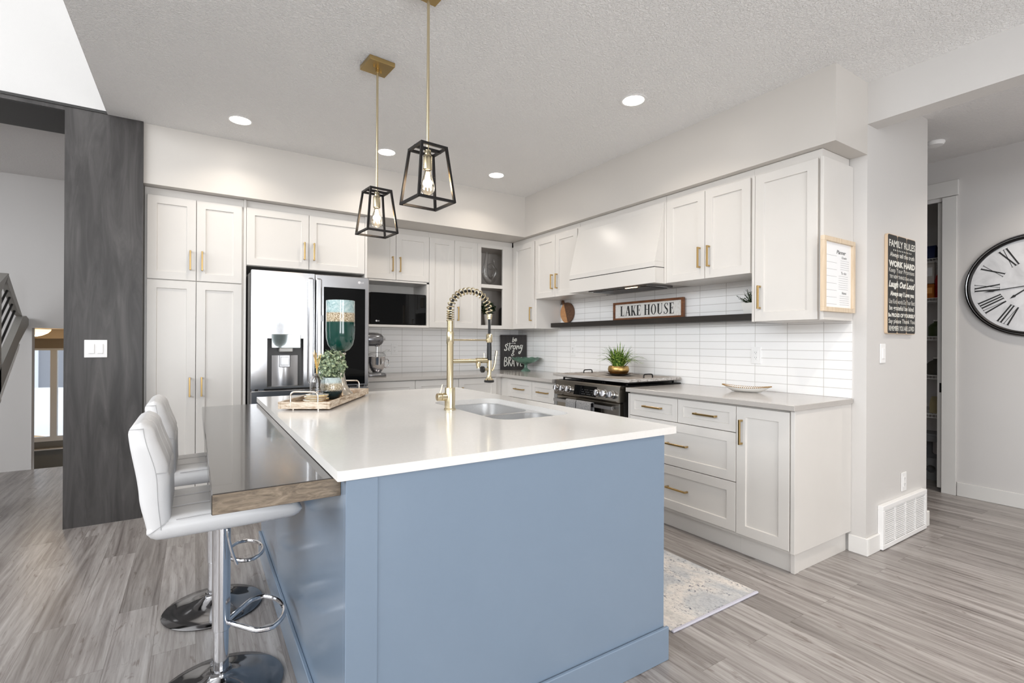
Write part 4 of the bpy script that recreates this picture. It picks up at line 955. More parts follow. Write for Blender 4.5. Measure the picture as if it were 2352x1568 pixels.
coaster(CX_+.004, CY_+.002, zb+.0096, 2, 'white marble coaster with gilt rim, second from bottom of the stack')
coaster(CX_-.002, CY_+.004, zb+.0189, 3, 'white marble coaster with gilt rim, second from top of the stack')
coaster(CX_+.006, CY_-.004, zb+.0282, 4, 'white marble coaster with gilt rim, topmost under the reed diffuser')
DX, DY, dz = -2.779, -2.284, zb+.0372
r = root('reed_diffuser', 'clear glass reed diffuser bottle with thin sticks on the coaster stack', 'diffuser', (DX, DY, dz))
MB().lathe([(.002, dz), (.031, dz), (.034, dz+.003), (.034, dz+.062), (.031, dz+.078), (.022, dz+.091), (.013, dz+.097), (.012, dz+.106), (.0135, dz+.108), (.0105, dz+.108), (.0105, dz+.098), (.020, dz+.088), (.0285, dz+.076), (.0315, dz+.06), (.0315, dz+.005), (.002, dz+.004)], (DX, DY, 0), 32, cap=False).build('bottle', GLASS, r)
for k, (a, b_) in enumerate(((.026, 2.6), (.024, .3), (.025, 3.9), (.022, 5.2), (.02, 1.2))):
    c = Vector((math.cos(b_), math.sin(b_), 0)); MB().tube([tuple(Vector((DX, DY, dz+.007))+c*a), tuple(Vector((DX, DY, dz+.212+.006*k%.02))-c*a*.85)], .0015, 6).build('reed', flat('reed_stick', (222, 178, 96), .5), r)
# ================================================================== corner of the worktop
r = root('stand_mixer', 'pewter stand mixer with steel bowl on the back worktop beside fridge', 'stand mixer', (-1.90, -.40, ZT))
mx, my = -1.868, -.40
n = 40; bp = rrect(-2.022, -1.782, my-.092, my+.092, .085, 8)
MB().loops([[(-1.90+(x+1.90)*s_, my+(y-my)*s_, z) for x, y in bp] for s_, z in ((.98, ZT+.001), (1, ZT+.006), (1, ZT+.018), (.93, ZT+.028), (.80, ZT+.032))]).build('base', MIXM, r, ang=60)
colm = []
for z, x0, x1, w in ((.942, -2.020, -1.950, .055), (1.0, -2.018, -1.962, .046), (1.10, -2.020, -1.968, .042), (1.18, -2.024, -1.960, .046), (1.235, -2.026, -1.94, .052)): colm.append([(x, y, z) for x, y in rrect(x0, x1, my-w, my+w, .024, 5)])
MB().loops(colm).build('column', MIXM, r, ang=60)
hd = [(.004, -2.022), (.040, -2.018), (.060, -2.0), (.068, -1.96), (.070, -1.91), (.067, -1.865), (.058, -1.833), (.040, -1.818), (.026, -1.815)]
MB(lambda x, y, z: (x, my+y, 1.262+z*.92)).lathe([(r_, h) for r_, h in hd], (0, 0, 0), 36, axis='x').build('head', MIXM, r, ang=60)
MB(lambda x, y, z: (x, my+y, 1.266+z)).lathe([(.026, -1.8149), (.026, -1.808), (.019, -1.806), (.012, -1.800), (.012, -1.790)], (0, 0, 0), 20, axis='x').build('hub_cap', CHROME, r)
MB().lathe([(.030, 1.206), (.024, 1.196), (.009, 1.192), (.009, 1.10)], (mx, my, 0), 20).build('beater_shaft', CHROME, r)
MB().lathe([(.040, .951), (.044, .962), (.052, .968), (.070, 1.0), (.079, 1.04), (.081, 1.098), (.0825, 1.100), (.079, 1.099), (.077, 1.04), (.066, 1.0), (.03, .968), (.001, .966)], (mx, my, 0), 40).build('bowl', CHROME, r, ang=60)
MB().tube(catmull([(mx+.077, my, 1.07), (mx+.105, my, 1.072), (mx+.116, my, 1.05), (mx+.110, my, 1.01), (mx+.09, my, .992), (mx+.070, my, 1.004)], 5), .006, 8).build('bowl_handle', CHROME, r)
MB().lathe([(.083, 1.1005), (.085, 1.108), (.074, 1.128), (.060, 1.138), (.0585, 1.136), (.072, 1.126), (.082, 1.1085)], (mx, my, 0), 32, cap=False).loops([[(mx+.055, my-.03, 1.135), (mx+.055, my+.03, 1.135), (mx+.058, my+.03, 1.133), (mx+.058, my-.03, 1.133)], [(mx+.108, my-.045, 1.165), (mx+.108, my+.045, 1.165), (mx+.111, my+.045, 1.163), (mx+.111, my-.045, 1.163)]]).build('splash_guard', GLASS, r)
# wooden sign in the corner
SC = Vector((-.156, -.133, ZT)); sd = Vector((.8415, -.5402, 0)); sn = Vector((-.5402, -.8415, 0)); SW, SH = .307, .412
FS = lambda u, v, w: tuple(SC+sd*u+Vector((0, 0, v))+sn*w)
r = root('wall_plaque', 'dark wooden plaque lettered be strong and brave in the worktop corner', 'sign', tuple(SC))
MB(FS).box(-SW/2, SW/2, .0015, SH, -.018, 0, .0015).build('board', SIGNB, r)
tx = MB()
def pen(pts, w0=.0125, w1=None, ox=0, oy=0, sc=1.0, sm=5):
    P = [(ox+x*sc, oy+y*sc) for x, y in pts]; P = catmull(P, sm) if len(P) > 2 else P; n_ = len(P); w1 = w1 if w1 is not None else w0*.7
    tx.ribbon(P, [w0+(w1-w0)*abs(2*i/(n_-1)-1)**2 for i in range(n_)], FS, 0, .0012)
px = lambda x, y: ((x-515)/770*SW, SH-(y-250)/1040*SH)      # sketch units of the lettering to the board
def strokes(lst, w): 
    for s_ in lst: pen([px(*p) for p in s_], w)
strokes([[(512, 318), (497, 390), (487, 450)], [(488, 420), (515, 378), (538, 390), (530, 430), (500, 458), (480, 448)], [(552, 420), (590, 398), (608, 372), (580, 362), (560, 400), (572, 438), (600, 428), (622, 404)]], .0095)
strokes([[(348, 585), (330, 540), (300, 535), (282, 575), (310, 620), (325, 670), (300, 708), (265, 712), (250, 690), (275, 670)], [(412, 480), (398, 590), (378, 680), (400, 722)], [(452, 560), (440, 620), (430, 685)], [(440, 630), (465, 585), (495, 565), (510, 590)], [(560, 570), (515, 590), (508, 640), (535, 670), (572, 640), (578, 590), (550, 570), (600, 575)], [(630, 560), (618, 625), (608, 688)], [(614, 640), (645, 590), (668, 575), (676, 610), (680, 655), (700, 645)], [(775, 560), (735, 555), (718, 610), (735, 650), (765, 620), (785, 548), (768, 650), (735, 745), (705, 800), (680, 800), (680, 760), (710, 735)]], .0115)
strokes([[(335, 510), (570, 498)], [(335, 490), (350, 510), (338, 530)], [(548, 482), (572, 498), (552, 518)]], .006)
strokes([[(545, 850), (505, 795), (500, 735), (520, 702), (536, 725), (515, 775), (470, 830), (465, 868), (495, 870), (530, 830)]], .008)
strokes([[(265, 920), (252, 1050), (250, 1185)], [(258, 920), (310, 925), (325, 970), (300, 1020), (268, 1035)], [(268, 1035), (320, 1055), (335, 1110), (300, 1165), (250, 1185)], [(385, 910), (378, 1040), (370, 1180)], [(380, 912), (425, 920), (440, 965), (415, 1015), (385, 1035)], [(390, 1035), (420, 1100), (448, 1182)], [(515, 920), (490, 1050), (462, 1182)], [(515, 920), (530, 1050), (545, 1190)], [(480, 1100), (538, 1096)], [(595, 920), (620, 1060), (640, 1180)], [(690, 915), (668, 1060), (642, 1180)], [(732, 920), (728, 1050), (725, 1178)], [(728, 925), (780, 922)], [(728, 1045), (768, 1042)], [(725, 1176), (782, 1170)]], .0115)
tx.build('lettering', WINK, r)
# cake stand
KX, KY = -.174, -.421
r = root('cake_stand', 'green pressed glass footed cake stand in front of the corner plaque', 'cake stand', (KX, KY, ZT))
n = 72; pr = [(.030, .995), (.070, 1.004), (.110, 1.021), (.140, 1.040), (.160, 1.060), (.165, 1.068), (.158, 1.066), (.138, 1.046), (.108, 1.027), (.068, 1.010), (.002, 1.004)]
V = []; F = []; m = len(pr)
for i in range(n):
    a = 2*PI*i/n
    for r_, z in pr: s_ = 1+(.028*math.cos(12*a) if r_ > .13 else .008*math.cos(24*a)); zz = z+(.005*math.cos(12*a) if r_ > .15 else 0); V.append((KX+r_*s_*math.cos(a), KY+r_*s_*math.sin(a), zz))
for i in range(n):
    for k in range(m-1): F.append((i*m+k, ((i+1) % n)*m+k, ((i+1) % n)*m+k+1, i*m+k+1))
mb = MB().add(V, F); mb.build('dish', GREENG, r, ang=50)
MB().lathe([(.054, ZT+.0005), (.055, ZT+.008), (.044, ZT+.016), (.028, ZT+.026), (.019, ZT+.04), (.017, ZT+.06), (.020, ZT+.074), (.028, ZT+.0795)], (KX, KY, 0), 24).build('foot', GREENG, r, ang=60)
# oval dish
r = root('oval_dish', 'white oval dish with beaded gold rim on the right worktop', 'dish', (-.20, -3.09, ZT), -PI/2+.28)
M_ = INV[r.name].inverted(); OL = lambda x, y, z: tuple(M_ @ Vector((x, y, z-ZT)))
n = 64; KD = .73; prs = [(a_*KD, b_*KD, z_) for a_, b_, z_ in [(.10, .022, .0005), (.125, .034, .004), (.170, .060, .018), (.205, .078, .034), (.212, .081, .038), (.203, .076, .0365), (.165, .057, .022), (.12, .032, .008), (.001, .001, .006)]]
V = []; F = []; m = len(prs)
def dipz(a): return .006*math.cos(2*a)
for i in range(n):
    a = 2*PI*i/n
    for k, (ra, rb, z) in enumerate(prs): V.append((ra*math.cos(a), rb*math.sin(a)*(1-.25*abs(math.cos(a))**3), ZT+z+(dipz(a) if 2 <= k <= 6 else 0)))
for i in range(n):
    for k in range(m-1): F.append((i*m+k, ((i+1) % n)*m+k, ((i+1) % n)*m+k+1, i*m+k+1))
F.append([i*m for i in range(n)])
MB(OL).add(V, F).build('dish', CERAM, r, ang=60)
bd = MB(OL)
for i in range(78):
    a = 2*PI*i/78; bd.ell((.212*KD*math.cos(a), .081*KD*math.sin(a)*(1-.25*abs(math.cos(a))**3), ZT+.0385+dipz(a)), (.0042, .0036, .0036), 8, 5)
bd.build('beaded_rim', flat('aged_gold', (158, 124, 76), .35, 1.0), r)
# ================================================================== shelf items
SZ = 1.4455
r = root('cutting_board', 'round two-tone wooden cutting board with handle leaning on the tiles', 'cutting board', (-.03, -.99, SZ))
CBY, CBZ, R = .972, SZ+.1085, .1075       # u = -y
FC = lambda u, v, w: (-.014-w-.10*(1.69-v)*.0, -u, v)
hd = math.atan2(.098, -.082)
def disc(a0, a1, n=24): return [(CBY+R*math.cos(a0+(a1-a0)*k/n), CBZ+R*math.sin(a0+(a1-a0)*k/n)) for k in range(n+1)]
A0 = math.radians(118); A1 = math.radians(-82)
MB().prism(disc(A0, A1), FC, 0, .016).build('dark_half', WALN, r)
MB().prism(disc(A0, A1+2*PI), FC, 0, .016).build('light_half', ACAC, r)['label'] = 'light wood half of the board'
hx_, hy_ = CBY-.045, CBZ+.088; ex, ey = CBY-.078, CBZ+.118
hp = [(hx_-.022, hy_-.018), (hx_+.026, hy_+.006), (ex+.017, ey-.004)]+arc((ex, ey), .018, -.2, PI+.3, 10)
MB().prism(hp, FC, .001, .015).build('handle', WALN, r)
MB().tube([(-.022, -(ex-.006), ey+.004), (-.030, -(ex-.014), ey-.010), (-.028, -(ex-.022), ey-.03)], .0035, 6).build('hanging_cord', BLACKP, r)
# LAKE HOUSE sign
r = root('framed_sign', 'long framed sign lettered LAKE HOUSE standing on the dark shelf', 'sign', (-.045, -2.07, SZ))
u0, u1, v0, v1 = 1.676, 2.462, SZ+.0005, 1.609; FG = lambda u, v, w: (-.030-w, -u, v); t = .019
MB(FG).box(u0, u1, v0, v0+t, 0, .022, .001).box(u0, u1, v1-t, v1, 0, .022, .001).box(u0, u0+t+.004, v0+t, v1-t, 0, .022, .001).box(u1-t-.004, u1, v0+t, v1-t, 0, .022, .001).build('frame', FRAMEW, r)
MB(FG).box(u0+t, u1-t, v0+t, v1-t, .002, .012).build('panel', SIGNW, r)
tx = MB(); H0, H1 = v0+.037, v1-.036; hh = H1-H0; T, t_ = .0160, .0055
def GP(*polys):
    for p in polys: tx.prism(p, FG, .0121, .0128)
def vs(x, w): return [(x, H0), (x+w, H0), (x+w, H1), (x, H1)]
def serif(x, w, top, ex=.006): y = H1-.0035 if top else H0; return [(x-ex, y), (x+w+ex, y), (x+w+ex, y+.0035), (x-ex, y+.0035)]
def ring(cx, rx, th, tn=.004):
    n = 36; P = [(cx+rx*math.cos(2*PI*k/n), (H0+H1)/2+hh/2*math.sin(2*PI*k/n)) for k in range(n)]; Q = [(cx+(rx-th)*math.cos(2*PI*k/n), (H0+H1)/2+(hh/2-tn)*math.sin(2*PI*k/n)) for k in range(n)]
    for k in range(n): GP([P[k], P[(k+1) % n], Q[(k+1) % n], Q[k]])
def diag(xa, ya, xb, yb, w): return [(xa, ya), (xa+w, ya), (xb+w, yb), (xb, yb)]
def L_(x): GP(vs(x, T), serif(x, T, 1), serif(x, T, 0), [(x, H0), (x+.042, H0), (x+.042, H0+.0045), (x, H0+.0045)], [(x+.036, H0), (x+.042, H0), (x+.042, H0+.026)])
def A_(x): GP(diag(x, H0, x+.023, H1, t_), diag(x+.038, H0, x+.020, H1, T+.002), [(x+.010, H0+.026), (x+.042, H0+.026), (x+.042, H0+.030), (x+.010, H0+.030)], serif(x, t_, 0), serif(x+.038, T, 0))
def K_(x): GP(vs(x, T), serif(x, T, 1), serif(x, T, 0), diag(x+T, H0+.035, x+.042, H1, t_), diag(x+.036, H0, x+.015, H0+.046, T+.001), serif(x+.038, T, 0), serif(x+.040, .006, 1))
def E_(x): GP(vs(x, T), serif(x, T, 1), serif(x, T, 0), [(x, H0), (x+.042, H0), (x+.042, H0+.0045), (x, H0+.0045)], [(x, H1-.0045), (x+.040, H1-.0045), (x+.040, H1), (x, H1)], [(x+T, H0+.045), (x+.032, H0+.045), (x+.032, H0+.049), (x+T, H0+.049)], [(x+.036, H0), (x+.042, H0), (x+.042, H0+.026)], [(x+.034, H1), (x+.040, H1), (x+.040, H1-.022)], [(x+.028, H0+.035), (x+.032, H0+.035), (x+.032, H0+.059), (x+.028, H0+.059)])
def H_(x): GP(vs(x, T), vs(x+.038, T), serif(x, T, 1), serif(x, T, 0), serif(x+.038, T, 1), serif(x+.038, T, 0), [(x+T, H0+.045), (x+.038, H0+.045), (x+.038, H0+.049), (x+T, H0+.049)])
def U_(x):
    b = H0+.026; GP([(x, b), (x+T, b), (x+T, H1), (x, H1)], [(x+.042, b), (x+.046, b), (x+.046, H1), (x+.042, H1)], serif(x, T, 1), serif(x+.042, .004, 1)); n = 12
    for k in range(n):
        a, c = PI+PI*k/n, PI+PI*(k+1)/n; th = lambda q: T*(1-(q-PI)/PI)+.004*(q-PI)/PI
        o_ = lambda q: (x+.023+.023*math.cos(q), b+.026*math.sin(q)); i_ = lambda q: (x+.023+(T*0+.023-th(q))*math.cos(q), b+(.026-.006)*math.sin(q)); GP([o_(a), o_(c), i_(c), i_(a)])
def S_(x):
    P = catmull([(x+.036, H1-.016), (x+.030, H1-.003), (x+.016, H1-.003), (x+.006, H1-.018), (x+.016, H0+.052), (x+.032, H0+.036), (x+.034, H0+.016), (x+.022, H0+.003), (x+.008, H0+.004), (x+.001, H0+.018)], 5); n_ = len(P)
    tx.ribbon(P, [.004+.0095*math.exp(-((i/(n_-1)-.5)/.2)**2) for i in range(n_)], FG, .0121, .0128); GP([(x+.035, H1-.022), (x+.039, H1-.022), (x+.039, H1), (x+.036, H1)], [(x-.002, H0), (x+.001, H0), (x+.002, H0+.022), (x-.002, H0+.022)])
x = u0+.092
for f_, w in ((L_, .061), (A_, .068), (K_, .067), (E_, .088)): f_(x); x += w
tx.build('word', INK, r); tx = MB()
H_(x); x += .074
ring(x+.024, .028, .013); x += .068
for f_, w in ((U_, .068), (S_, .058), (E_, .06)): f_(x); x += w
tx.build('word', INK, r)
r = root('small_potted_plant', 'small dark green plant in a white square pot at the right end of the shelf', 'potted plant', (-.075, -3.05, SZ))
pp = [[(-.075+sx*s_, -3.052+sy*s_, z) for sx, sy in ((-1, -1), (1, -1), (1, 1), (-1, 1))] for s_, z in ((.036, SZ+.0003), (.049, SZ+.076), (.045, SZ+.076), (.042, SZ+.062))]
MB().loops(pp).build('pot', CERAM, r)
lf = MB(); rnd = random.Random(11)
for k in range(46):
    a = rnd.uniform(0, 2*PI); e = rnd.uniform(.15, 1.35); L = rnd.uniform(.06, .105); d = Vector((math.cos(a)*math.cos(e)*.9, math.sin(a)*math.cos(e), math.sin(e))); d.x = max(-.55, min(.35, d.x))
    p0 = Vector((-.075, -3.052, SZ+.066)); p1 = p0+d*L; lf.tube([tuple(p0), tuple(p1)], .0012, 5)
    for q in range(9):
        b0 = p0.lerp(p1, .3+.7*q/8); dd = (d+Vector((rnd.uniform(-1, 1), rnd.uniform(-1, 1), rnd.uniform(-.6, 1)))).normalized()*.018; s_ = dd.orthogonal().normalized()*.0032
        lf.add([tuple(b0), tuple(b0+dd*.5+s_), tuple(b0+dd), tuple(b0+dd*.5-s_), tuple(b0+dd*.5+dd.cross(s_).normalized()*.001)], [(0, 1, 4), (1, 2, 4), (2, 3, 4), (3, 0, 4)])
lf.build('foliage', LEAF2, r, smooth=False)
# ================================================================== open compartments
dec = [(-.557, 2.247), (-.570, 2.14), (-.583, 2.048), (-.573, 1.974), (-.521, 1.930), (-.466, 1.972), (-.443, 2.049), (-.447, 2.089), (-.492, 2.128), (-.535, 2.098), (-.492, 2.064), (-.452, 2.089), (-.433, 2.13), (-.442, 2.186)]
rad = [.018, .022, .031, .036, .038, .032, .019, .011, .007, .006, .006, .006, .007, .009]
P = catmull([(x, -.20+(.004*k if k > 6 else 0), z) for k, (x, z) in enumerate(dec)], 6); RR = []
for i in range(len(rad)-1): RR += [rad[i]+(rad[i+1]-rad[i])*k/6 for k in range(6)]
RR.append(rad[-1])
P = [(x+.0, y, z+.003) for x, y, z in P]
tag(MB().tube(P, RR, 16).build('decanter', BLOWN), 'coiled clear glass decanter in the upper open compartment', 'decanter')
r = root('small_topiary', 'small round green topiary in a white pot inside the lower open compartment', 'potted plant', (-.54, -.2, 1.4245))
MB().lathe([(.030, 1.4245), (.034, 1.428), (.050, 1.552), (.047, 1.553), (.044, 1.53), (.002, 1.53)], (-.540, -.2, 0), 28).build('pot', CERAM, r)
b = MB(); ball_foliage(b, (-.540, -.2, 1.622), .086, 420, .0125, 9); b.build('foliage', LEAF2, r, smooth=False)
aw = [(-.396, 1.4245), (-.322, 1.4245), (-.322, 1.642), (-.352, 1.642), (-.376, 1.635), (-.390, 1.62), (-.396, 1.60)]
tag(MB().prism(aw, lambda u, v, w: (u, -.19-w, v), 0, .03).build('arched_ornament', flat('smoked_chrome', (90, 88, 86), .12, .8)), 'dark mirrored arched ornament at the right of the lower open compartment', 'ornament')
# ================================================================== outlets and switches
def outlet(F3, u, v, label, h=.118, w=.072, kind='outlet', parent_label=None, gp='wall outlets', wp=.0085):
    c = F3(u, v-h/2, wp); r = root('wall_outlet' if kind == 'outlet' else 'light_switch', label, kind if kind == 'outlet' else 'light switch', c, group=gp if kind == 'outlet' else 'light switches')
    MB(F3).box(u-w/2, u+w/2, v-h/2, v+h/2, wp, wp+.006, .002).build('cover_plate', WPLAS, r)
    if kind == 'outlet':
        MB(F3).box(u-.017, u+.017, v-.034, v+.034, wp+.0058, wp+.0085, .001).build('receptacle', WPLAS, r)
        s_ = MB(F3)
        for q in (-.018, .018):
            for e in (-.006, .006): s_.box(u+e-.001, u+e+.001, v+q, v+q+.007, wp+.0084, wp+.0088)
            s_.box(u-.0018, u+.0018, v+q-.008, v+q-.0045, wp+.0084, wp+.0088)
        s_.build('slots', BLACKP, r)
    else:
        for e in ((0,) if w < .09 else (-.023, .023)): MB(F3).box(u+e-.0165, u+e+.0165, v-.033, v+.033, wp+.0055, wp+.010, .003).build('rocker', WPLAS, r)
    return r
outlet(FB, -1.561, 1.163, 'white outlet on the back-wall tiles beside the stand mixer')
outlet(FR, 1.056, 1.160, 'white outlet on the tiles left of the range plant')
outlet(FR, 3.046, 1.158, 'white outlet on the tiles above the oval dish')
FST = lambda u, v, w: (u, YE-w, v)
outlet(FST, .527, .358, 'white outlet low on the grey wall end above the floor grille', wp=.0005)
outlet(FST, .207, 1.185, 'white single switch below the family rules sign', kind='switch', wp=.0005)
FCO = lambda u, v, w: (u, -.722-w, v)
outlet(FCO, -3.882, 1.185, 'white double switch on the dark wood column', kind='switch', w=.120, wp=.0005)
# ================================================================== planner frame on the cabinet side
FP = lambda u, v, w: (u, -3.6455-w, v); u0, u1, v0, v1 = -.392, -.022, 1.424, 1.846; t = .026
r = root('framed_planner', 'pale oak framed planner sheet on the side of the end wall cabinet', 'framed planner', FP((u0+u1)/2, v0, .01))
MB(FP).box(u0, u1, v0, v0+t, 0, .022, .0012).box(u0, u1, v1-t, v1, 0, .022, .0012).box(u0, u0+t, v0+t, v1-t, 0, .022, .0012).box(u1-t, u1, v0+t, v1-t, 0, .022, .0012).build('frame', OAK, r)
MB(FP).box(u0+t, u1-t, v0+t, v1-t, .001, .008).build('sheet', PAPER, r)
tx = MB(); x0, x1, y0, y1 = u0+t, u1-t, v0+t, v1-t; q = lambda fx, fy: (x0+fx*(x1-x0), y1-fy*(y1-y0))
def tt(s_, fx0, fx1, fy0, fy1, **k): a = q(fx0, fy1); b = q(fx1, fy0); text_mesh(s_, FP, a[0], b[0], a[1], b[1], 0, .0083, tx, **k)
tt('Planner', .45, .80, .105, .165, bold=.015, shear=.25); tt('Goals:', .64, .84, .195, .23, bold=.01, shear=.25); tt('To do:', .62, .83, .435, .475, bold=.01, shear=.25); tt('Notes:', .65, .83, .745, .785, bold=.01, shear=.25)
tx.build('heading_text', INK, r); lr = MB(FP)
def rule(fx0, fx1, fy): a = q(fx0, fy); b = q(fx1, fy); lr.box(a[0], b[0], a[1]-.0006, a[1]+.0006, .0081, .0084)
for k in range(5): rule(.60, .92, .262+.034*k)
for k in range(7): rule(.53, .88, .505+.034*k)
for k in range(5): rule(.57, .92, .815+.034*k)
for k in range(8): rule(.03, .46, .20+.107*k)
lr.build('ruled_lines', INKG, r)
# ================================================================== family rules sign
FF = lambda u, v, w: (u, YE-.001-w, v); u0, u1, v0, v1 = .232, .652, 1.305, 1.920
r = root('family_rules_sign', 'black three-plank FAMILY RULES sign on the grey wall end', 'sign', FF(.44, v0, .01))
pw = (u1-u0)/3
for k in range(3):
    a = u0+pw*k; ed = [(x, z) for x, z in rrect(a+.001, a+pw-.001, v0, v1, .014, 4)]
    pk = MB().prism(ed, FF, 0, .017).build('plank', PALEW, r)
    MB().prism(rrect(a+.0035, a+pw-.0035, v0+.004, v1-.004, .013, 4), FF, .017, .0182).build('painted_face', SIGNR, pk)
tx = MB(); H = v1-v0
def row(s_, fx0, fx1, f0, f1, **k): text_mesh(s_, FF, u0+fx0*(u1-u0), u0+fx1*(u1-u0), v1-f1*H, v1-f0*H, 0, .0188, tx, **k)
row('FAMILY RULES', .04, .97, .055, .125, bold=.02)
for k in range(11): cx = u0+(.20+.62*k/10)*(u1-u0); cz = v1-.155*H; tx.prism([(cx+.0052*math.cos(a), cz+.0052*math.sin(a)) for a in [PI*j/5 for j in range(10)]], FF, .0182, .0188)
row('Always tell the truth', .07, .95, .178, .238, bold=.015)
row('WORK HARD', .03, .97, .262, .325, bold=.06)
row('Keep Your Promises', .04, .95, .335, .395)
row('TRY NEW THINGS Dont whine', .06, .92, .408, .442, bold=.01)
row('Laugh Out Loud', .03, .97, .465, .55, bold=.05, shear=.3)
row('Always say I Love you', .08, .94, .568, .63, bold=.05)
row('Use Kind words Do Your Best', .04, .97, .648, .695)
row('be grateful be kind', .05, .93, .712, .775, bold=.02)
row('Be PROUD OF YOURSELF', .02, .97, .79, .83, bold=.05)
row('Say please Thank You', .03, .97, .848, .905, bold=.01)
row('REMEMBER YOU ARE LOVED', .04, .95, .918, .968, bold=.015)
tx.build('lettering', WINK, r)
# ================================================================== floor grille
r = root('vent_grille', 'white louvred return-air grille at the foot of the grey wall end', 'vent', (.485, YE-.015, 0))
u0, u1, v0, v1 = .152, .828, .006, .268; FV = lambda u, v, w: (u, YE-.0005-w, v); t = .028
MB(FV).box(u0, u1, v0, v0+t, 0, .030, .002).box(u0, u1, v1-t, v1, 0, .030, .002).box(u0, u0+t, v0+t, v1-t, 0, .030, .002).box(u1-t, u1, v0+t, v1-t, 0, .030, .002).build('frame', WPLAS, r)
mb = MB()
for k in range(1, 4): x = u0+t+(u1-u0-2*t)*k/4; mb.add([FV(*p) for p in [(x-.006, v0+t, .004), (x+.006, v0+t, .004), (x+.006, v1-t, .004), (x-.006, v1-t, .004), (x-.006, v0+t, .028), (x+.006, v0+t, .028), (x+.006, v1-t, .028), (x-.006, v1-t, .028)]], [(0, 1, 2, 3), (4, 5, 6, 7), (0, 1, 5, 4), (2, 3, 7, 6), (0, 3, 7, 4), (1, 2, 6, 5)])
for k in range(17):
    z = v0+t+.004+k*.0121; mb.loops([[FV(x, z+.0090, .006), FV(x, z+.0105, .008), FV(x, z+.003, .0285), FV(x, z+.0005, .0265)] for x in (u0+t, u1-t)])
mb.build('louvres', WPLAS, r); MB(FV).box(u0+t, u1-t, v0+t, v1-t, 0, .002).build('backing', GAPD, r)
# ================================================================== clock
CY, CZc, R = -4.028, 1.690, .390
FK = lambda u, v, w: (HX-w, CY-u, CZc+v)
r = root('wall_clock', 'huge round wall clock with roman numerals and dark metal rim in the hall', 'clock', (HX, CY, CZc-R))
RP = lambda prof: MB(lambda x, y, z: (HX-x, CY+y, CZc+z)).lathe(prof, (0, 0, 0), 96, axis='x', cap=False)
RP([(.372, .002), (.388, .006), (.392, .016), (.388, .026), (.380, .030), (.376, .024), (.370, .024), (.366, .030), (.360, .032), (.354, .026), (.352, .012)]).build('rim', DCHROME, r, ang=60)
RP([(.3715, .023), (.3695, .0305), (.361, .0335), (.353, .028), (.3515, .0125)]).build('rim_channel', BLACKM, r)
RP([(.001, .012), (.353, .012)]).build('dial', CLOCKF, r)
nm = MB(); r0, r1 = .180, .325
def numeral(s_, hour):
    a = PI/2-hour*PI/6; rad_ = Vector((math.cos(a), math.sin(a))); tan_ = Vector((math.sin(a), -math.cos(a))); wd = {'I': .021, 'V': .046, 'X': .046}; tot = sum(wd[c] for c in s_); x = -tot/2
    def st_(xa, ra, xb, rb, w):
        d_ = Vector((xb-xa, rb-ra)).normalized(); nn = Vector((-d_.y, d_.x))*w/2
        P = [Vector((xa, ra))+nn, Vector((xa, ra))-nn, Vector((xb, rb))-nn, Vector((xb, rb))+nn]
        nm.prism([tuple(tan_*p.x*(.62+.38*(p.y/r1))+rad_*p.y) for p in P], FK, .0122, .0132)
    for c in s_:
        w = wd[c]
        if c == 'I': st_(x+w/2, r0, x+w/2, r1, .0105)
        if c == 'V': st_(x+.012, r1, x+w/2, r0, .0105); st_(x+w-.010, r1, x+w/2+.003, r0, .0035)
        if c == 'X': st_(x+.010, r1, x+w-.010, r0, .0105); st_(x+w-.008, r1, x+.008, r0, .0035)
        ends = {'I': ((x+w/2, r0, .009), (x+w/2, r1, .009)), 'V': ((x+.012, r1, .009), (x+w-.010, r1, .006)), 'X': ((x+.010, r1, .009), (x+w-.010, r0, .009), (x+w-.008, r1, .006), (x+.008, r0, .006))}[c]
        for xx, rr, q_ in ends: st_(xx-q_, rr, xx+q_, rr, .0024)
        x += w
for h_, s_ in enumerate(('XII', 'I', 'II', 'III', 'IIII', 'V', 'VI', 'VII', 'VIII', 'IX', 'X', 'XI')): numeral(s_, h_)
nm.build('numerals', INK, r, smooth=False)
hn = MB()
def hand(deg, L, w, ww, tail=.06):
    a = math.radians(90-deg); d_ = Vector((math.cos(a), math.sin(a))); n_ = Vector((-d_.y, d_.x))
    P = [-d_*tail+n_*w*.4, d_*L*.75+n_*w*.5, d_*L*.80+n_*w*1.1, d_*L, d_*L*.80-n_*w*1.1, d_*L*.75-n_*w*.5, -d_*tail-n_*w*.4]
    hn.prism([tuple(p) for p in P], FK, ww, ww+.0015)
hand(262.7, .275, .0065, .016); hand(232, .155, .009, .0135)
hn.prism([(.012*math.cos(2*PI*k/16), .012*math.sin(2*PI*k/16)) for k in range(16)], FK, .0125, .019)
hn.build('hands', INK, r, smooth=False)
# ================================================================== pantry beyond the doorway
def wire(z, lab):
    mb = MB(); x0 = 2.30; y0, y1 = -4.195, -2.205
    mb.tube([(x0, y0, z), (x0, y1, z)], .0032, 6).tube([(x0, y0, z-.030), (x0, y1, z-.030)], .0032, 6).tube([(x0+.3, y0, z), (x0+.3, y1, z)], .003, 6).tube([(2.94, y0, z), (2.94, y1, z)], .003, 6)
    for k in range(79): y = y0+.02+k*.025; mb.box(x0-.001, 2.94, y-.0012, y+.0012, z+.0005, z+.003).box(x0-.001, x0+.0015, y-.0012, y+.0012, z-.03, z+.002)
    tag(mb.build('wire_shelf', WPLAS), lab, 'wire shelf', 'white wire shelves in the dark pantry')
for z, lab in ((2.018, 'white wire pantry shelf, topmost'), (1.659, 'white wire pantry shelf, second from the top under red bottle'), (1.311, 'white wire pantry shelf, third from the top'), (.959, 'white wire pantry shelf, fourth from the top'), (.608, 'white wire pantry shelf, lowest, above the grey step stool')): wire(z, lab)
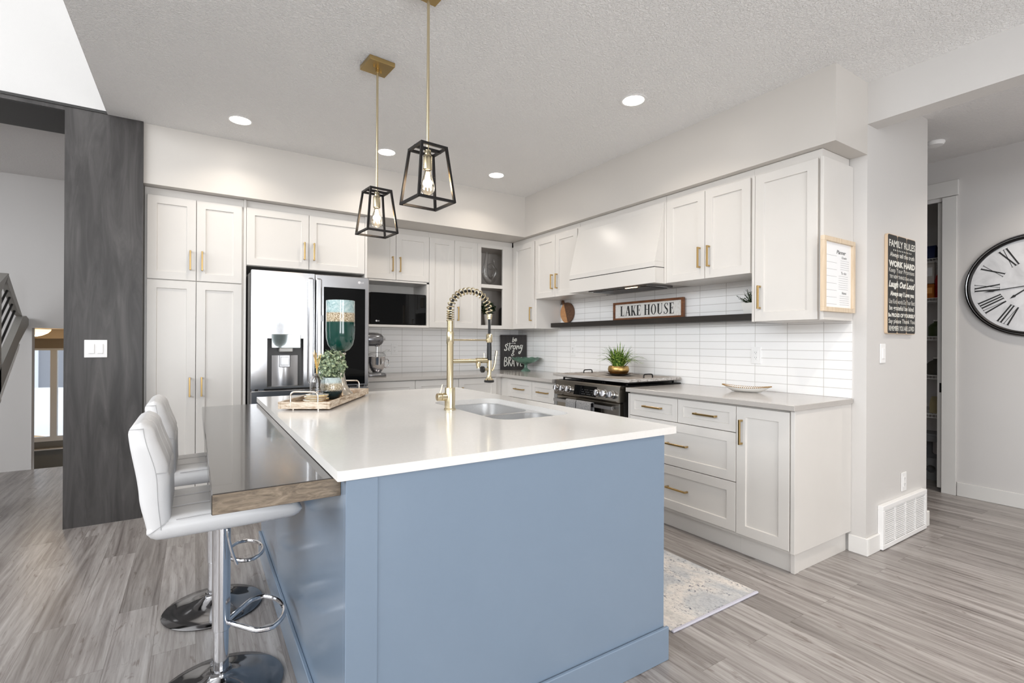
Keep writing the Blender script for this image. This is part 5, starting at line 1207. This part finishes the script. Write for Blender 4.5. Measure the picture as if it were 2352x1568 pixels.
def item(name, label, cat, c, y, x, z, h, w, d=.10, kind='box'):
    m = flat('pack_%s_%d' % (name, int(z*1000)), c, .5); z += .0035
    if kind == 'box':
        o = MB().box(x-d/2, x+d/2, y-w/2, y+w/2, z, z+h, .004).build(name, m); MB().box(x-d/2-.0012, x-d/2, y-w*.36, y+w*.36, z+h*.35, z+h*.75).build('print_panel', flat('print_'+name+str(int(z*1000)), tuple(min(255, v+70) for v in c), .5), o)
    elif kind == 'bottle':
        o = MB().lathe([(w*.46, z), (w*.5, z+.006), (w*.5, z+h*.6), (w*.36, z+h*.74), (w*.17, z+h*.84), (w*.17, z+h*.92)], (x, y, 0), 24).build(name, m); MB().lathe([(w*.2, z+h*.921), (w*.2, z+h)], (x, y, 0), 16).build('cap', CERAM, o)
    else:
        o = MB().loops([[(x+a*d/2*s_, y+b*w/2*s2, zz) for a, b in ((-1, -1), (1, -1), (1, 1), (-1, 1))] for s_, s2, zz in ((1, 1, z), (1, 1.02, z+h*.5), (.6, 1, z+h*.8), (.08, .98, z+h))]).build(name, m)
    tag(o, label, cat)
item('snack_box', 'small tan box on the top pantry shelf behind the navy bag', 'box', (150, 122, 80), -3.365, 2.42, 2.018, .14, .05)
item('snack_bag', 'navy blue bag on the top pantry shelf', 'bag', (30, 42, 88), -3.270, 2.38, 2.018, .125, .12, kind='bag')
item('paper_packet', 'white paper packet hanging over orange box on the second pantry shelf', 'packet', (206, 200, 192), -3.265, 2.40, 1.795, .20, .10, .05)
item('cereal_box', 'orange box on the second pantry shelf left of the red bottle', 'box', (196, 112, 30), -3.275, 2.40, 1.659, .13, .09)
item('sauce_bottle', 'red bottle on the second pantry shelf', 'bottle', (168, 20, 26), -3.348, 2.40, 1.659, .27, .075, kind='bottle')
item('herb_jar', 'dark green jar on the third pantry shelf', 'jar', (56, 70, 34), -3.32, 2.42, 1.311, .15, .12, kind='bottle')
item('storage_tub', 'dark round tub on the fourth pantry shelf', 'tub', (70, 68, 60), -3.32, 2.42, .959, .16, .14, kind='bottle')
item('flour_bag', 'tan paper bag on the lowest pantry shelf', 'bag', (158, 146, 110), -3.335, 2.42, .608, .15, .10, kind='bag')
r = root('step_stool', 'grey plastic step stool on the dark pantry floor', 'step stool', (2.45, -3.30, 0))
FSS = lambda u, v, w: (2.36+w, u, v)
sd_ = [(-3.42, .115-.115), (-3.18, 0), (-3.20, .40), (-3.40, .40)]
mb = MB(); holed(mb, [(-3.43, 0.0), (-3.17, 0.0), (-3.20, .40), (-3.40, .40)], [rrect(-3.36, -3.24, .20, .35, .02, 4), [(-3.30+.035*math.cos(2*PI*k/20), .10+.035*math.sin(2*PI*k/20)) for k in range(20)]], 0, .02)
mb.v = [Vector((2.36+p.z, p.x, p.y)) for p in mb.v]; mb.build('side_panel', flat('stool_grey', (120, 122, 124), .5), r)
m2 = MB(); m2.v = [p+Vector((.22, 0, 0)) for p in mb.v]; m2.f = list(mb.f); m2.build('side_panel', flat('stool_grey2', (120, 122, 124), .5), r)
MB().box(2.355, 2.605, -3.41, -3.19, .4005, .42, .004).build('top', flat('stool_top', (128, 130, 132), .5), r)
# ================================================================== ceiling: lights and detector
def recessed(x, y, z, label, power=2.3, vis=True):
    r = root('recessed_light', label, 'recessed light', (x, y, z), group='round recessed ceiling lights')
    MB(lambda a, b, c: (x+a, y+b, z-c)).lathe([(.070, .0003), (.082, .0005), (.084, .003), (.074, .0055), (.066, .003), (.0655, .0005)], (0, 0, 0), 40, cap=False).build('trim_ring', WPLAS, r)
    MB(lambda a, b, c: (x+a, y+b, z-c)).lathe([(.001, .0016), (.066, .0016)], (0, 0, 0), 32, cap=False).build('lens', LENS, r)
    ld = bpy.data.lights.new('downlight', 'AREA'); ld.shape = 'DISK'; ld.size = .12; ld.energy = power; ld.color = LAMP_WARM; ld.spread = math.radians(130)
    lo = bpy.data.objects.new('downlight', ld); COL.objects.link(lo); lo.location = (x, y, z-.012)
recessed(-3.063, -1.120, CZ, 'round recessed ceiling light nearest the dark column')
recessed(-2.022, -1.117, CZ, 'round recessed ceiling light behind the pendant rods')
recessed(-.996, -1.132, CZ, 'round recessed ceiling light nearest the far kitchen corner')
recessed(-.993, -2.817, CZ, 'round recessed ceiling light by itself on the right, above drawers')
recessed(1.35, -4.62, 2.785, 'recessed ceiling light in the hall', 7)
tag(MB().lathe([(.001, 2.7845), (.060, 2.7845), (.062, 2.775), (.052, 2.757), (.001, 2.752)], (1.43, -3.60, 0), 32).build('smoke_detector', WPLAS), 'round white smoke detector on the hall ceiling beside the wall end', 'smoke detector')
for x, y in ((-.993, -4.55), (-.993, -6.4), (-2.8, -6.4)):  # extra downlights out of view, added to lift the brightness
    recessed(x, y, CZ, 'added unseen recessed fill light %s' % ('over the floor right of the island end' if y > -5 else ('in the dining area near the rear windows, right' if x > -2 else 'in the dining area near the rear windows, left')), 6)
# ================================================================== pendants
def pendant(x, y, label, first=None):
    r = root('pendant_light', label, 'pendant light', (0, 0, 0), group='black cage pendant lights over the island')
    MB().box(-.072, .072, -.072, .072, CZ-.024, CZ-.0005, .0015).lathe([(.010, CZ-.045), (.010, CZ-.024)], (0, 0, 0), 16).tube([(.028, .02, CZ-.036), (.028, .02, CZ-.024)], .005, 8).tube([(-.028, -.02, CZ-.036), (-.028, -.02, CZ-.024)], .005, 8).build('canopy', GOLD, r)
    MB().lathe([(.0062, 2.068), (.0062, CZ-.040)], (0, 0, 0), 14).build('rod', CHAMP, r)
    a, b, z0, z1, w = .084, .058, 1.841, 2.072, .0052; cg = MB()
    ct = [(a, a, z0), (-a, a, z0), (-a, -a, z0), (a, -a, z0)]; tp_ = [(b, b, z1), (-b, b, z1), (-b, -b, z1), (b, -b, z1)]
    def bar(p, q, w=w):
        p, q = Vector(p), Vector(q); d_ = (q-p).normalized(); u_ = Vector((0, 0, 1)) if abs(d_.z) < .7 else Vector((1, 0, 0)); s1 = d_.cross(u_).normalized()*w; s2 = d_.cross(s1).normalized()*w; p = p-d_*w*.9; q = q+d_*w*.9
        cg.loops([[tuple(c+s1+s2), tuple(c-s1+s2), tuple(c-s1-s2), tuple(c+s1-s2)] for c in (p, q)])
    for k in range(4): bar(ct[k], ct[(k+1) % 4]); bar(tp_[k], tp_[(k+1) % 4]); bar(ct[k], tp_[k])
    bar((-b, 0, z1), (b, 0, z1), .006)
    cg.build('cage', BLACKM, r, smooth=False)
    MB().lathe([(.0145, 2.066), (.0145, 2.046), (.0185, 2.043), (.0195, 2.040), (.0195, 1.984), (.0165, 1.981)], (0, 0, 0), 24).build('socket', CHAMP, r)
    bl = MB().lathe([(.0135, 1.980), (.0150, 1.968), (.021, 1.948), (.0285, 1.922), (.031, 1.906), (.0285, 1.889), (.020, 1.879), (.007, 1.8745), (.001, 1.874)], (0, 0, 0), 24).build('bulb', BULBG, r, ang=80)
    fl = MB()
    for k in range(6): t_ = 2*PI*k/6; fl.tube([(.004*math.cos(t_), .004*math.sin(t_), 1.972), (.014*math.cos(t_), .014*math.sin(t_), 1.90)], .0016, 5)
    fl.build('filament', FILAM, bl)
    return r
pa = pendant(0, 0, 'black open-cage pendant with gold rod over the island, nearer the fridge')
pb = copy_tree(pa); pb['label'] = 'black open-cage pendant with gold rod over the island, nearer the camera'
for p_, (x, y) in ((pa, (-2.478, -2.330)), (pb, (-2.481, -3.047))):
    p_.location = (x, y, 0); p_.rotation_euler = (0, 0, math.radians(5))
    ld = bpy.data.lights.new('bulb_light', 'POINT'); ld.energy = 24; ld.color = (1.0, .90, .76); ld.shadow_soft_size = .019
    lo = bpy.data.objects.new('bulb_light', ld); COL.objects.link(lo); lo.location = (x, y, 1.925)
# ================================================================== stair and entry on the left
r = root('stair_guard', 'grey painted stair guard with sloping black bars seen through the left opening', 'stair railing', (-4.69, .9, 0))
FX_ = lambda u, v, w: (-4.66-w, u, v)
MB().prism([(-.6, -.22), (.62, .795), (1.14, 1.218), (1.437, 1.385), (1.437, 1.442), (1.36, 1.468), (1.25, 1.455), (1.06, 1.31), (.655, 1.02), (-.6, .06)], FX_, 0, .05).build('stringer', STAIRP, r)
MB().prism([(-.6, -.262), (1.10, 1.155), (1.135, 1.205), (.62, .795), (-.6, -.21)], FX_, -.006, .045).build('skirt_trim', TRIM, r)
MB().prism([(.595, .70), (.652, .74), (.650, 1.64), (.84, 1.80), (.82, 1.808), (.595, 1.70)], FX_, .0, .05).build('post', STAIRP, r)
MB().prism([(.805, 1.735), (.84, 1.803), (1.255, 1.458), (1.115, 1.49)], FX_, .004, .046).build('rail', STAIRP, r)
for (ya, za), (yb, zb_) in zip(((.653, 1.604), (.655, 1.494), (.657, 1.385), (.658, 1.280), (.661, 1.158)), ((.820, 1.728), (.898, 1.668), (.964, 1.612), (1.037, 1.558), (1.104, 1.501))):
    MB().tube([(-4.685, ya-.02, za-.016), (-4.685, yb, zb_)], .0095, 8).build('bar', BLACKM, r)
r = root('flush_ceiling_light', 'glowing amber dome light on the entry ceiling beyond the stair', 'ceiling light', (-4.76, 2.1, 1.362))
MB().lathe([(.11, 1.3615), (.12, 1.3615), (.12, 1.355), (.11, 1.352)], (-4.76, 2.1, 0), 32).build('rim', CHAMP, r)
MB().lathe([(.140, 1.3545), (.136, 1.338), (.112, 1.312), (.07, 1.290), (.03, 1.280), (.001, 1.278)], (-4.76, 2.1, 0), 40, cap=False).build('dome', DOMEL, r)
ld = bpy.data.lights.new('dome_light', 'POINT'); ld.energy = 5; ld.color = (1.0, .75, .45); ld.shadow_soft_size = .08
lo = bpy.data.objects.new('dome_light', ld); COL.objects.link(lo); lo.location = (-4.76, 2.1, 1.22)
# outdoors
r = root('neighbour_house', 'grey neighbouring house across the snowy street', 'house', (-7, 24, -1.4))
MB().box(-16, -6.4, 24, 30, -1.35, 6).build('wall', HOUSEG, r); MB().box(-16, -9.6, 23.7, 24, -1.35, 1.2).build('garage_door', SNOW, r); MB().box(-9.6, -9.0, 23.9, 24, -1.35, 6).build('corner_trim', SNOW, r)
tag(MB().ell((-9, 17, -1.5), (9, 4, 1.15)).build('snow_bank', SNOW), 'long snow bank along the street outside the entry window', 'snow bank')
tag(MB().ell((-7.5, 8.6, -1.55), (3, 1.5, .95)).build('straw_mound', DIRT), 'straw coloured dirt mound outside the entry window', 'mound')
for k, (x, y, z, rx, ry, rz, lab) in enumerate(((-6.15, 6.3, -.95, .42, .35, .36, 'pale snow-capped boulder outside the entry window, the larger one'), (-5.30, 6.0, -1.0, .28, .26, .34, 'grey boulder outside the entry window, right of the larger one'))):
    mb = MB().ell((x, y, z), (rx, ry, rz), 18, 12); rr = random.Random(k)
    mb.v = [p+Vector((rr.uniform(-.03, .03), rr.uniform(-.03, .03), rr.uniform(-.03, .03))) for p in mb.v]
    tag(mb.build('boulder', ROCK if k == 0 else flat('grey_rock', (120, 124, 132), .9), ang=80), lab, 'boulder')
